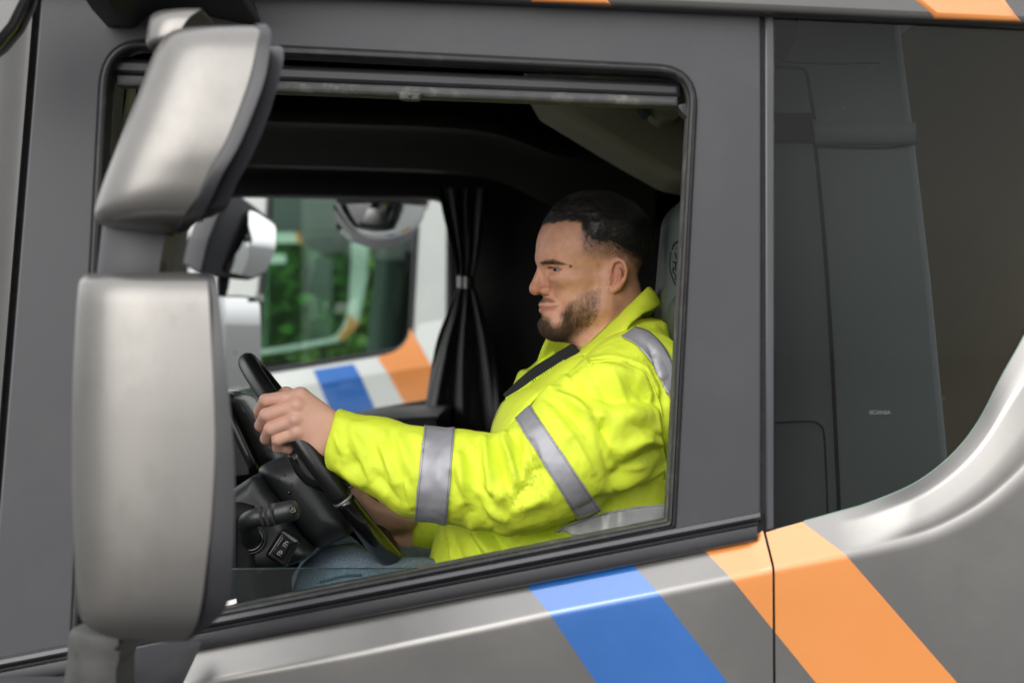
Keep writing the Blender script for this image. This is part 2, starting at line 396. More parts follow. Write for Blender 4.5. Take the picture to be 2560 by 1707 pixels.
# belt line mouldings
def moulding(name, prof, x0, x1, m, n=14, top=None):
    rows = []
    for c, Y in prof: rows.append([P(x, Lx(x, c), Y) for x in np.linspace(x0, x1, n)]+[P(x1+4, Lx(x1, c)+(1-.9)*(1450-c)*.3, Y*.6+.004), P(x1+6, Lx(x1, c), .03)])
    V, Fc = grid(rows); o = mesh_obj(name, V, Fc, m, T); fixn(o); return sharp(o, 30)
moulding('window_wiper_seal', [(1392, .045), (1394, .012), (1398, .004), (1410, -.001), (1414, .006), (1415, .03)], -140, 1690, M['rubber'])
moulding('belt_ridge', [(1413, .02), (1414, -.010), (1417, -.018), (1427, -.020), (1434, -.016), (1437, -.008), (1439, .01)], -140, 1900, M['trimg'])
moulding('belt_groove', [(1436, .0), (1438, -.006), (1446, -.006), (1448, .0)], -140, 1896, M['rubber'])
o = moulding('belt_moulding', [(1443, .0), (1445, -.016), (1449, -.021), (1470, -.023), (1481, -.022), (1486, -.018), (1487, .0)], -140, 1893, M['trim'])
# ---- lower door and quarter panel: bevel, crease, flank
def column(a0, c, b, Ya, Yc, Yb, rim=0):
    A, C, B = P(*a0, Ya), P(*c, Yc), P(*b, Yb); pts = [A+(C-A)*t+np.array((0, -rim*min(t/.24, (1-t)/.76), 0)) for t in (0, .03, .12, .21, .25, .31, .6, .85)]
    p, q = A+(C-A)*.90, C+(B-C)*.05
    pts += [(1-t)**2*p+2*t*(1-t)*C+t*t*q for t in np.linspace(0, 1, 7)]
    return pts+[C+(B-C)*t for t in (.2, .45, .7, 1)]
NB = 11
def panel(name, tops, creases, bots, Ys, edges, labels, m, extra=None, ya=None):
    tt, cc, bb = [np.array(q, float) for q in (tops, creases, bots)]
    n = len(tt); u = np.concatenate([np.linspace(i, i+1, 7)[:-1] for i in range(n-1)]+[[n-1]])
    ip = lambda q: np.stack([np.interp(u, range(n), q[:, k]) for k in (0, 1)], 1)
    if extra: ip = lambda q: spl(q, len(u))
    cols = [column(x, y, z, Ys[0] if ya is None else np.interp(k/(len(u)-1), *ya), Ys[1], Ys[2], 0 if ya is None else np.interp(k/(len(u)-1), [.18, .36], [0, .012])) for k, (x, y, z) in enumerate(zip(ip(tt), ip(cc), ip(bb)))]
    V, Fc = grid(cols); nr = len(cols[0])
    bm = bmesh.new(); lay = bm.faces.layers.int.new('row'); vs = [bm.verts.new(v) for v in V]
    k = 0
    for i in range(len(cols)-1):
        for j in range(nr-1):
            f = bm.faces.new([vs[q] for q in Fc[k]]); f[lay] = j; k += 1
    for e0 in edges:
        for up, (p, q, Yp, Yq) in ((True, (e0[0], e0[1], Ys[0], Ys[1])), (False, (e0[1], e0[2], Ys[1], Ys[2]))):
            A, B = P(*p, Yp), P(*q, Yq); nn = Vector((B[2]-A[2], 0, A[0]-B[0])).normalized()
            fs = [f for f in bm.faces if (f[lay] < NB) == up]
            g = fs+list({e for f in fs for e in f.edges})+list({v for f in fs for v in f.verts})
            bmesh.ops.bisect_plane(bm, geom=g, plane_co=Vector(A), plane_no=nn, dist=1e-5)
    bm.normal_update()
    def ex(e0, y): return np.interp(y, [e0[0][1]-60, e0[0][1], e0[1][1], e0[2][1], e0[2][1]+300],
        [e0[0][0]-60*(e0[1][0]-e0[0][0])/(e0[1][1]-e0[0][1]), e0[0][0], e0[1][0], e0[2][0], e0[2][0]+300*(e0[2][0]-e0[1][0])/(e0[2][1]-e0[1][1])])
    reg = {}
    for f in bm.faces:
        c = np.array([f.calc_center_median()]); x, y = topx(c)
        reg.setdefault(sum(x[0] > ex(e0, y[0]) for e0 in edges), []).append(f)
    objs = {}; main = None
    groups = {}
    for r, fs in reg.items(): groups.setdefault(labels[r], []).extend(fs)
    for nm, fs in sorted(groups.items(), key=lambda kv: kv[0] != name):
        ids = {}; VV = []; FF = []
        for f in fs:
            FF.append([ids.setdefault(v.index if v.index >= 0 else id(v), len(ids)) for v in f.verts])
        inv = {}
        for f in fs:
            for v in f.verts: inv[ids[v.index if v.index >= 0 else id(v)]] = v.co[:]
        VV = [inv[i] for i in range(len(ids))]
        mm = m if nm == name else (M['blue'] if 'blue' in nm else M['orange'])
        o = mesh_obj(nm, VV, FF, mm, T if nm == name else main)
        bmx = bmesh.new(); bmx.from_mesh(o.data); bmesh.ops.recalc_face_normals(bmx, faces=bmx.faces)
        mean = sum((f.normal.y for f in bmx.faces))
        if mean > 0: bmesh.ops.reverse_faces(bmx, faces=bmx.faces)
        bmx.to_mesh(o.data); bmx.free()
        if nm == name: main = o
    bm.free(); return main
_oldmesh = mesh_obj
E_BL = ((1316, 1463), (1373, 1532), (1492, 1707)); E_BR = ((1582, 1411), (1645, 1480), (1821, 1707))
E_OL = ((1761, 1376), (1827, 1443), (2041, 1707)); E_OR = ((2009, 1307), (2113, 1385), (2394, 1707))
dp = panel('door_panel', [(-150, 1745), (505, 1618), (897, 1546), (1200, 1483), (1316, 1463), (1582, 1411), (1761, 1374), (1865, 1353), (1907, 1326)],
      [(-150, 1832), (510, 1703), (900, 1631), (1200, 1570), (1373, 1532), (1645, 1480), (1827, 1443), (1900, 1428), (1931, 1421)],
      [(-150, 2000), (510, 1960), (900, 1920), (1200, 1880), (1480, 1850), (1780, 1830), (1870, 1820), (1915, 1815), (1933, 1810)],
      (-.012, -.045, -.036), (E_BL, E_BR, E_OL), {0: 'door_panel', 1: 'blue_stripe', 2: 'door_panel', 3: 'orange_stripe'}, M['silver'])
qp = panel('quarter_panel', [(1915, 1330), (1940, 1323), (2009, 1303), (2090, 1281), (2173, 1257), (2289, 1207), (2380, 1137), (2447, 1053), (2505, 941), (2560, 842), (2640, 690)],
      [(1937, 1419), (1960, 1414), (2030, 1401), (2113, 1385), (2210, 1366), (2330, 1334), (2440, 1281), (2520, 1222), (2590, 1156), (2650, 1090), (2740, 980)],
      [(1940, 1810), (1980, 1810), (2080, 1810), (2200, 1810), (2300, 1810), (2420, 1810), (2560, 1790), (2680, 1740), (2760, 1680), (2830, 1600), (2900, 1500)],
      (-.008, -.045, -.037), (E_OL, E_OR), {0: 'quarter_panel', 1: 'orange_stripe', 2: 'quarter_panel'}, M['silver'], True, ([0, .2, .5, 1], [-.010, -.012, -.012, -.012]))
# pale rim that follows the quarter glass
QG = [(2010, 1303), (2090, 1281), (2173, 1257), (2289, 1207), (2380, 1137), (2447, 1053), (2505, 941), (2560, 842), (2640, 690)]
qs = spl(QG, 40); nn = np.gradient(qs, axis=0); nn = np.stack([-nn[:, 1], nn[:, 0]], 1); nn /= np.linalg.norm(nn, axis=1)[:, None]
mesh_obj('seam_backing', *grid([[P(1900, y, .012) for y in (-60, 1330)], [P(1922, y, .012) for y in (-60, 1330)]]), M['rubber'], T)
mesh_obj('seam_backing', *grid([[P(x, y, Y) for x, y, Y in ((1898, 1325, .01), (1920, 1421, -.025), (1924, 1830, -.02))], [P(x, y, Y) for x, y, Y in ((1925, 1325, .01), (1946, 1421, -.025), (1950, 1830, -.02))]]), M['rubber'], T)
# B pillar strip beside the quarter glass, quarter glass with its thin ground edge, etched text
plate('pillar_strip', [(1912, 34), (1938, 34), (1938, 1322), (1914, 1328)], [], .0, .03, M['trimg'], T, .003)
gpoly = [(1934, 38), (2560, 69), (2700, 74)]+[tuple(q) for q in qs[::-1]]+[(1936, 1321)]
qg = plate('quarter_glass', gpoly, [], -.001, .005, M['qglass'], T, .0006)
er = [[P(*(q+n*d), Y) for q, n in zip(qs, nn)] for d, Y in ((-2.5, -.0025), (1.5, -.003), (3.5, .004))]
V, Fc = grid(er); mesh_obj('ground_edge', V, Fc, M['edge'], qg)
V, Fc = grid([[P(1936+i*63, 38.5+i*3.1+d, Y) for i in range(12)] for d, Y in ((-2, -.002), (1, -.0028), (2.5, -.0022))]); mesh_obj('ground_edge', V, Fc, M['edge'], qg)
V, Fc = grid([[P(1940, 1322, -.002), P(2010, 1303, -.002)], [P(1940, 1326, -.003), P(2010, 1307, -.003)]]); mesh_obj('ground_edge', V, Fc, M['edge'], qg)
def text(s, px, py, Y, size_px, m, parent, name='printed_text', rot=0, shear=0, bold=0., sx_=1.):
    cu = bpy.data.curves.new(name, 'FONT'); cu.body = s; cu.align_x = 'CENTER'; cu.align_y = 'CENTER'; cu.extrude = .0002; cu.offset = bold; cu.shear = shear
    cu.size = size_px/FPX*(Y-YC)*1.4
    o = bpy.data.objects.new(name, cu); COL.objects.link(o); bpy.context.view_layer.update()
    me = bpy.data.meshes.new_from_object(o.evaluated_get(bpy.context.evaluated_depsgraph_get()))
    bpy.data.objects.remove(o); bpy.data.curves.remove(cu)
    c = Vector(P(px, py, Y)); R = Matrix.Rotation(rot, 4, 'Y')@Matrix.Rotation(math.radians(90), 4, 'X')@Matrix.Diagonal((sx_, 1, 1, 1))
    me.transform(Matrix.Translation(c)@R); me.materials.clear(); return link(name, me, m, parent, False)
text('SCANIA', 2200, 1031, -.0022, 9.5, M['etch'], qg, bold=.0002, sx_=1.15)
# roof side rail with its orange stripe
rail = plate('roof_side', [(-300, -700), (2900, -700), (2900, 72), (2700, 68), (2560, 60), (2340, 49), (1907, 29), (900, -14), (-300, -60)], [], -.035, .04, mat('roof_grey_paint', (.10, .098, .096), .4, .2, var=.05, coat=.3), T, .010)
plate('orange_stripe', [(2200, -130), (2440, -130), (2519, 0), (2559, 56), (2338, 46), (2282, 0)], [], -.0375, .03, M['orange'], rail, .008)
plate('orange_stripe', [(1240, -130), (1440, -130), (1530, 12.2), (1330, 3.2)], [], -.0375, .03, M['orange'], rail, .008)
plate('roof_gutter', [(900, -16), (1907, 27), (2560, 58), (2700, 66), (2700, 80), (2560, 71), (1907, 42), (900, -2)], [], -.004, .02, M['trimg'], T, .003)
# ---- inside behind the quarter glass
cp = plate('cabin_panel', [(1900, 10), (2252, 10), (2256, 90), (2291, 357), (2331, 700), (2372, 1135), (2380, 1360), (1900, 1360)], [], .16, .05, M['panel'], T, .012)
def seam(pts, w, Y=.157, m='rubber', th=.004):
    s = spl([(x, y, 0) for x, y in pts], 24)[:, :2]; g = np.gradient(s, axis=0); nx = np.stack([-g[:, 1], g[:, 0]], 1); nx /= np.linalg.norm(nx, axis=1)[:, None]
    V, Fc = grid([[P(*(q+n*w/2*k), Y) for q, n in zip(s, nx)] for k in (-1, 1)]); o = mesh_obj('panel_seam', V, Fc, M[m], cp); return o
seam([(1915, 170), (1960, 170), (2003, 173), (2016, 186), (2026, 240), (2036, 300)], 9)
seam([(2037, 355), (2050, 480), (2068, 700), (2080, 900), (2092, 1150), (2100, 1340)], 10)
seam([(1915, 1058), (2010, 1053), (2042, 1056), (2056, 1068), (2061, 1100), (2066, 1200), (2071, 1340)], 5)
seam([(2037, 366), (2120, 369), (2220, 369), (2291, 360)], 5)
seam([(1958, 155), (2000, 158), (2100, 160), (2200, 158)], 4)
plate('storage_recess', rnd([(1900, 282), (2030, 282), (2038, 357), (1900, 355)], 4), [], .150, .02, M['tealblk'], cp, .004)
plate('belt_cover', [(1900, -20), (2002, -20), (1999, 45), (1985, 110), (1961, 153), (1940, 166), (1900, 168)], [], .150, .02, M['tealblk'], cp, .004)
r0 = [[P(x, y, Y) for x in np.linspace(2038, 2290, 6)] for y, Y in ((306, .158), (320, .150), (352, .146), (362, .156))]
V, Fc = grid(r0); fixn(mesh_obj('grab_ledge', V, Fc, M['panel'], cp))
plate('bunk_wall', [(2200, -80), (3000, -80), (3000, 1500), (2200, 1500)], [], .62, .06, M['beige'], T, .01)
plate('ceiling_edge', [(2200, -60), (2330, -60), (2330, 30), (2262, 80), (2200, 120)], [], .56, .05, M['panel'], T, .01)

# ---- cab shell
def box(name, x0, x1, y0, y1, z0, z1, m, parent=None, bv=0):
    o = mesh_obj(name, *boxm(((x0+x1)/2, (y0+y1)/2, ZC+(z0+z1)/2), (x1-x0, y1-y0, z1-z0)), m, parent or T, False)
    return bevel(o, bv) if bv else o
box('roof', -1.05, 1.35, -.02, 2.52, .80, .86, M['inner'])
box('floor', -1.05, 1.35, .06, 2.36, -1.22, -1.15, M['inner'])
box('rear_wall', 1.0, 1.05, .7, 2.36, -1.15, .80, M['black'])
box('cabin_partition', .42, .45, .70, 2.36, -1.15, .80, M['black'])
box('front_bulkhead', -1.0, -.95, .06, 2.36, -1.15, -.42, M['inner'])
box('header', -1.0, -.90, .06, 2.36, .52, .80, M['inner'])
box('lower_body', -1.02, 1.34, -.02, .05, -1.5, -.62, M['silver'])
# passenger side
PR, PC = [(420, 484), (1122, 494), (1130, 995), (940, 1029), (430, 1132)], [10, 50, 12, 8, 10]
PH = rnd(PR, PC)
plate('passenger_door_trim', [(-300, -700), (2300, -700), (2300, 2000), (-300, 2000)], [PH], 2.36, .06, M['inner'], T, .006)
fr = plate('passenger_window_frame', oring(PR, PC, 3), [oring(PR, PC, -9)], 2.43, .03, M['trim'], T, .004)
PO = oring(PR, PC, -6)
sk = plate('passenger_side_skin', [W2(-1.0, .78, 2.48), W2(1.3, .78, 2.48), W2(1.3, -1.5, 2.48), W2(-1.0, -1.5, 2.48)], [PO], 2.48, .03, M['white'], T, .004)
plate('blue_stripe', [W2(x, z, 2.505) for x, z in ((-.33, -.36), (-.18, -.34), (.05, -.66), (-.13, -.66))], [], 2.51, .004, M['blue'], sk, .0008)
plate('orange_stripe', [W2(x, z, 2.505) for x, z in ((-.02, -.31), (.20, -.27), (.46, -.66), (.22, -.66))], [], 2.51, .004, M['orange'], sk, .0008)
# overhead locker and headliner
lk = []
for t, (dy, Y) in enumerate(((0, 2.3), (0, 1.75), (60, 1.68), (72, 1.60), (98, 1.585), (112, 1.66), (150, 1.74), (205, 1.80), (212, 2.3))):
    r = []
    for x in np.linspace(250, 1640, 40):
        s = 1/(1+math.exp(-(x-1330)/55.)); r.append(P(x, 205+(x-600)*.03+dy*(1+.22*s)+62*s*(.4 if dy < 10 else 1), Y+.1*s))
    lk.append(r)
V, Fc = grid(lk); sharp(fixn(mesh_obj('overhead_locker', V, Fc, mat('locker_plastic', (.026, .026, .022), .6, var=.08), T)), 60)
plate('headliner', [(1310, 180), (1900, 180), (1900, 470), (1745, 462), (1690, 452), (1671, 445), (1569, 388), (1467, 327), (1355, 259)], [], 1.0, .3, M['ceil'], T, .02)
hd = plate('grab_handle', rnd([(1612, 262), (1712, 262), (1712, 284), (1690, 300), (1655, 304), (1630, 286)], 8), [], .86, .12, M['ceil'], T, .01)
plate('handle_bracket', [(1600, 262), (1632, 262), (1626, 286), (1612, 282)], [], .80, .1, M['tealblk'], hd, .008)
plate('pillar_cover', rnd([(236, 205), (330, 190), (318, 330), (285, 440), (250, 620), (236, 620)], 12), [], .42, .05, M['ceil'], T, .01)
# curtain with its strap
cv = [(470, 1095, 1222), (500, 1100, 1218), (560, 1113, 1210), (640, 1135, 1196), (690, 1144, 1185), (704, 1146, 1182), (720, 1142, 1188), (790, 1114, 1212), (850, 1092, 1232), (930, 1076, 1250), (1010, 1064, 1264), (1120, 1050, 1278)]
rows = []
cs = spl([(y, l, r) for y, l, r in cv], 60)
for y, l, r in cs:
    pin = math.exp(-((y-704)/60.)**2); row = []
    for u in np.linspace(0, 1, 70):
        ph = (u+.05*math.sin(5*u+y/150.))*2*math.pi*3.1+.5*math.sin(y/130.)+(.9 if y > 704 else .3)
        amp = (.038*(1-.75*pin)); Y = 2.22+amp*math.sin(ph)+.012*math.sin(ph*2.3+1+y/90.)
        row.append(P(l+(r-l)*u, y, Y))
    rows.append(row)
V, Fc = grid(rows); ct = fixn(mesh_obj('curtain', V, Fc, M['curtain'], T))
rows = []
for y in (689, 695, 711, 718):
    rows.append([P(1142+44*u, y+3*math.sin(u*3), 2.17-.03*math.sin(u*math.pi)+(.02 if .22 < u < .42 else 0)) for u in np.linspace(0, 1, 24)])
V, Fc = grid(rows); mesh_obj('curtain_strap', V, Fc, M['strap'], ct)
# ---- dash, binnacle, column, switches
plate('dashboard', [(-200, 1260), (470, 1250), (600, 1250), (640, 1260), (640, 1700), (-200, 1700)], [], .30, .35, M['inner'], T, .03)
bn = plate('binnacle_hood', rnd([(470, 980), (560, 985), (596, 1048), (652, 1168), (648, 1206), (600, 1218), (470, 1210)], [20, 30, 20, 22, 18, 10, 5]), [], .62, .5, M['gloss'], T, .02)
pd = plate('passenger_dash', rnd([(300, 1118), (590, 1098), (735, 1078), (880, 1052), (1100, 1040), (1100, 1400), (300, 1400)], [5, 10, 10, 30, 10, 5, 5]), [], 1.45, .85, M['pod'], T, .03)
for i, (x, y, w, h) in enumerate(((640, 1108, 26, 9), (676, 1101, 22, 9), (708, 1094, 20, 9), (648, 1135, 60, 7))):
    plate('dash_vent', rnd([(x-w/2, y-h/2+2), (x+w/2, y-h/2-2), (x+w/2, y+h/2-2), (x-w/2, y+h/2+2)], 3), [], 1.42, .03, M['seat'] if i < 3 else M['strap'], pd, .003)
plate('air_sac', rnd([(640, 1146), (668, 1138), (660, 1150), (646, 1152)], 3), [], 1.41, .02, mat('lime_tag', (.35, .42, .05), .5), pd, .003)
sc = pillow('column_shroud', rnd([(560, 1236), (634, 1186), (660, 1230), (688, 1262), (720, 1330), (775, 1385), (762, 1402), (704, 1424), (560, 1428)], [8, 18, 10, 10, 10, 16, 10, 16, 5]), .42, .105, .022, M['pod'], T)
pod = pillow('wheel_back_cover', rnd([(632, 1178), (650, 1164), (722, 1140), (733, 1118), (780, 1130), (840, 1230), (880, 1300), (876, 1344), (846, 1356), (797, 1381), (768, 1366), (720, 1300), (668, 1240)], [12, 20, 24, 10, 10, 20, 20, 18, 30, 22, 22, 40, 40]), .475, .115, .05, M['pod'], T)
for x, y, r_ in ((735, 1209, 6.5), (722, 1231, 4.2), (710, 1186, 2)):
    V, Fc = tube([P(x, y, .3645), P(x+1, y, .3615)], [r_/FPX*3, r_/FPX*2.7], 16); mesh_obj('moulding_dimple', V, Fc, M['gloss'], pod)
plate('spoke_trim', rnd([(712, 1138), (745, 1116), (790, 1150), (820, 1206), (800, 1226), (765, 1216), (738, 1190)], 14), [], .350, .05, M['rim'], pod, .014)
plate('switch_cluster', rnd([(655, 1166), (690, 1146), (724, 1138), (720, 1146), (690, 1158), (664, 1172)], 5), [], .47, .14, mat('mesh_speaker', (.04, .04, .045), .5, bump=.6, bscale=1500), pod, .006)
plate('switch_cluster', rnd([(662, 1171), (694, 1158), (712, 1150), (704, 1162), (672, 1174)], 3), [], .462, .05, M['strap'], pod, .003)
sp = [(634, 1196), (646, 1206), (664, 1240), (684, 1264)]
V, Fc = tube([P(x, y, .372) for x, y in sp], .0045, 8); mesh_obj('paddle_edge', V, Fc, M['gloss'], pod)
V, Fc = tube([P(x, y, .367) for x, y in sp[1:]], .0016, 8); mesh_obj('paddle_edge', V, Fc, M['strap'], pod)
DY = -.14
# stalk
st = [(627, 1352, 0.3150), (624, 1330, 0.2800), (617, 1308, 0.2550), (630, 1296, 0.2350), (660, 1290, 0.2300), (690, 1284, 0.2250)]
V, Fc = joinm([tube(spl([P(*q) for q in st], 24), np.interp(np.linspace(0, 1, 24), [0, .35, .6, 1], [.0150, .0145, .0140, .0145]), 22)]); sk2 = mesh_obj('control_stalk', V, Fc, M['pod'], T)
def ring(x0, y0, x1, y1, Y, r, name, m, par):
    V, Fc = tube([P(x0, y0, Y+DY), P(x0+(x1-x0)*.15, y0+(y1-y0)*.15, Y+DY), P(x0+(x1-x0)*.85, y0+(y1-y0)*.85, Y+DY), P(x1, y1, Y+DY)], [r*.94, r, r, r*.94], 26); return mesh_obj(name, V, Fc, m, par)
kn = mat('knurled_grip', (.03, .032, .034), .6, bump=1., bscale=1600)
ring(652, 1292, 660, 1290, .37, .0162, 'grip_ring', kn, sk2); ring(664, 1289, 690, 1284, .366, .0170, 'grip_ring', kn, sk2); ring(672, 1287.5, 682, 1285.5, .366, .0176, 'grip_ring', M['pod'], sk2)
V, Fc = tube([P(690, 1284, 0.2250), P(697, 1282.5, .224), P(722, 1277, 0.2210), P(738, 1273, 0.2180), P(744, 1271.5, .217)], [.0165, .0162, .0158, .0145, .0105], 22); mesh_obj('end_cap', V, Fc, M['pod'], sk2)
pad = plate('wash_button', rnd([(722, 1266), (738, 1263), (745, 1280), (730, 1287)], 5), [], .3375+DY, .008, M['inner'], sk2, .002)
def line(pts, Y, w, par, name='icon', m='icon'):
    V, Fc = tube([P(x, y, Y+DY) for x, y in pts], w, 6); return mesh_obj(name, V, Fc, M[m], par)
line([(726, 1277), (731, 1281), (739, 1277), (736, 1270), (729, 1272), (726, 1277)], .336, .0004, pad, m='strap'); line([(734, 1278), (729, 1269)], .336, .0004, pad, m='strap')
line([(727, 1268), (731, 1266)], .336, .0004, pad, m='strap'); line([(735, 1266), (737, 1267)], .336, .0004, pad, m='strap')
V, Fc = tube([P(643, 1312, 0.2380), P(643, 1312, 0.2355)], [.0034, .0028], 12); mesh_obj('screw_hole', V, Fc, M['gloss'], sk2)
c0 = P(625, 1347, 0.3120)
for R_, r_, m_ in ((.0235, .0022, 'pod'), (.019, .004, 'gloss')):
    th = np.linspace(0, 2*np.pi, 41); V, Fc = tube([c0+np.array((R_*math.cos(q), -.002, R_*.92*math.sin(q))) for q in th], r_, 10, False); mesh_obj('stalk_boot', V, Fc, M[m_], sk2)
line([(560, 1376), (585, 1362), (604, 1354)], .452, .0018, sk2, 'wire', 'gloss')
# lock switches
R35 = lambda x, y, a=math.radians(33): (707+x*math.cos(a)-y*math.sin(a), 1371+x*math.sin(a)+y*math.cos(a))
sw = plate('switch_housing', rnd([R35(x, y) for x, y in ((-30, -40), (26, -40), (32, 42), (-30, 40))], 10), [], .440+DY, .03, M['gloss'], T, .006)
sq = plate('rocker_switch', rnd([R35(x, y) for x, y in ((-15, -27), (15, -27), (15, 27), (-15, 27))], 4), [], .434+DY, .02, M['inner'], sw, .004)
line([R35(x, y) for x, y in ((-15, -24), (-15, 16))], .4335, .0006, sq, 'highlight_line', 'strap')
for dy, op in ((-13, 1), (13, 0)):
    line([R35(x, y+dy) for x, y in ((-5, -1), (5, -1), (5, 6), (-5, 6), (-5, -1))], .4325, .00035, sq)
    line([R35(x, y+dy) for x, y in (((-3, -1), (-3, -6), (1, -8), (3, -6)) if op else ((-3, -1), (-3, -5), (0, -7), (3, -5), (3, -1)))], .4325, .00035, sq)
    line([R35(0, 2+dy), R35(0, 4+dy)], .4325, .0005, sq)
# steering wheel
WC = P(808, 1160, .55); WN = np.array((.806, .082, .592)); WN /= np.linalg.norm(WN); E1 = np.array((-.592, 0, .806)); E2 = np.cross(E1, WN); WR = .212
def wheel_pt(deg, dr=0, dn=0):
    q = math.radians(deg); return WC+(WR+dr)*(math.cos(q)*E1+math.sin(q)*E2)+dn*WN
sw_ = bpy.data.objects.new('steering_wheel', None); COL.objects.link(sw_); sw_.parent = T
def rim(d0, d1, m, rr, name, n=90, clos=False, cap=True):
    pts = [wheel_pt(d) for d in np.linspace(d0, d1, n)]; V, Fc = tube(pts, [rr(d) for d in np.linspace(d0, d1, n)], 20, cap, up=WN); return mesh_obj(name, V, Fc, M[m], sw_)
rr = lambda d: .0158+.0030*math.exp(-((abs((d+180) % 360-180)-180)/60.)**2)
rim(-107, 107, 'rim', rr, 'rim_leather'); rim(108, 252, 'gloss', lambda d: rr(d)*1.03, 'rim_insert')
for d in (-107.5, 107.5):
    rim(d-.5, d+.5, 'strap', lambda q: rr(q)*1.045, 'rim_joint', 4)
for d in (-95, 95, 180):
    q = [WC+(wheel_pt(d)-WC)*t-WN*.03*(1-t) for t in np.linspace(.2, .97, 12)]
    V, Fc = tube(q, np.linspace(.03, .012, 12), 14, True, .55, up=WN); mesh_obj('spoke', V, Fc, M['pod'], sw_)
hb = tube([WC-WN*.06, WC-WN*.045, WC-WN*.01, WC], [.07, .078, .07, .05], 28); mesh_obj('hub', *hb, M['pod'], sw_)
# driver's seat: back, base, headrest with an embossed crest, belt
def rbox(name, c, s, r, m, par, tiltdeg=0, h=.008):
    c = np.array(c); s = np.array(s)/2; a = math.radians(tiltdeg); R = np.array(((math.cos(a), 0, math.sin(a)), (0, 1, 0), (-math.sin(a), 0, math.cos(a))))
    def f(p):
        q = np.abs((p-c)@R)-(s-r); return np.linalg.norm(np.maximum(q, 0), axis=1)+np.minimum(q.max(1), 0)-r
    e = np.abs(R)@s+.02; V, Q = sdf_mesh(f, c-e, c+e, h); return np_mesh(name, V, Q, M[m], par)
seat = bpy.data.objects.new('driver_seat', None); COL.objects.link(seat); seat.parent = T
hc = P(1716, 672, .55)
hr = rbox('headrest', hc+np.array((.01, 0, 0)), (.105, .27, .235), .05, 'seat', seat, 5, .006)
rbox('backrest', P(1775, 1100, .56), (.12, .36, .52), .05, 'seat', seat, -6)
rbox('seat_base', P(1450, 1690, .55), (.52, .50, .14), .05, 'seat', seat, -5)
V, Fc = tube([P(1676, 905, .40), P(1680, 870, .42), P(1690, 838, .45)], .009, 8, True, .3, up=(0, 1, 0)); mesh_obj('belt_strap', V, Fc, M['strap'], seat)
# crest lines on the headrest: shield outline, ring and the stylised animal strokes
hv = BVHTree.FromPolygons([v.co for v in hr.data.vertices], [p.vertices for p in hr.data.polygons])
def on(tree, px, py, off):
    o = Vector((0, YC, ZC)); d = (Vector(P(px, py, 1))-o).normalized(); h = tree.ray_cast(o, d)
    return None if h[0] is None else np.array(h[0]+h[1]*off)
def crest(pts, w):
    q = [on(hv, x, y, .0002) for x, y in spl([(x, y, 0) for x, y in pts], max(4, 4*len(pts)))[:, :2]]; q = [z for z in q if z is not None]
    if len(q) > 2: V, Fc = tube(q, w, 6); return V, Fc
cr = [crest(p, w) for p, w in (([(1681, 625), (1685, 610), (1694, 604), (1703, 608), (1708, 622)], .0011), ([(1690, 622), (1697, 619), (1702, 612), (1698, 606), (1690, 610), (1684, 617)], .0008),
      ([(1678, 630), (1675, 655), (1677, 680), (1685, 704), (1694, 721)], .0011), ([(1688, 632), (1691, 645), (1697, 650)], .0012), ([(1696, 630), (1695, 648)], .0010), ([(1684, 655), (1690, 660), (1688, 672), (1694, 678)], .0013),
      ([(1690, 655), (1698, 662), (1694, 670), (1700, 684)], .0012), ([(1684, 668), (1683, 680), (1690, 690), (1688, 700)], .0012), ([(1697, 690), (1691, 698), (1696, 708)], .0012))]
V, Fc = joinm([c for c in cr if c]); mesh_obj('embossed_crest', V, Fc, M['inner'], hr)
# ------------------------------------------------------------------ exterior mirrors, driver's side
def dloft(name, levels, m, parent, n=26, rows=None, depthpow=2.4, cap=True, skew=0.):
    """housing: at each level (py, px front, px rear, y centre, half depth) a D-shaped ring, flat at the rear"""
    L = spl(np.array(levels, float)[:, [0, 1, 2, 3, 4]], rows or 46)
    R = []
    for py, xf, xr, yc, hd in L:
        r = []
        for th in np.linspace(-math.pi/2, math.pi/2, n):
            c, s = math.cos(th), math.sin(th)
            ex = abs(c)**(2/depthpow); ey = math.copysign(abs(s)**(2/depthpow), s)
            X0, X1 = P(xr, py, yc-hd)[0], P(xf, py, yc-.75*hd)[0]
            r.append(np.array((X0+(X1-X0)*ex-skew*hd*(1+ey)*(1-.75*ex), yc+hd*ey, P(xr, py, yc-.4*hd)[2])))
        R.append(r)
    V, Fc = grid(R, True)
    if cap:
        for k in (0, len(R)-1):
            c = np.mean(R[k], axis=0); V = np.vstack([V, c]); i = len(V)-1
            for j in range(n): Fc.append((i, k*n+(j+1) % n, k*n+j))
    o = mesh_obj(name, V, Fc, m, parent); fixn(o); return sharp(o, 50)
YM = -.42
mm = bpy.data.objects.new('mirror_assembly', None); COL.objects.link(mm); mm.parent = T; mm['label'] = 'driver side mirrors with silver housings on a grey arm'
up = [(74, 520, 640, YM, .02), (78, 440, 650, YM, .06), (92, 412, 649, YM, .085), (134, 384, 647, YM, .10), (230, 346, 628, YM, .11), (363, 292, 575, YM, .115), (450, 258, 525, YM, .112), (500, 241, 496, YM, .108), (535, 234, 470, YM, .10), (556, 246, 456, YM, .085), (572, 330, 446, YM, .06), (582, 400, 440, YM, .02)]
dloft('upper_housing', up, M['silverm'], mm, depthpow=3.2, skew=.55)
dloft('upper_rim', [(76, 640, 664, YM, .075), (98, 646, 677, YM, .09), (134, 640, 676, YM, .102), (230, 621, 658, YM, .114), (363, 568, 605, YM, .118), (450, 520, 556, YM, .116), (520, 482, 522, YM, .104), (560, 455, 496, YM, .085), (584, 432, 462, YM, .05)], M['trim'], mm, depthpow=8, skew=.55)
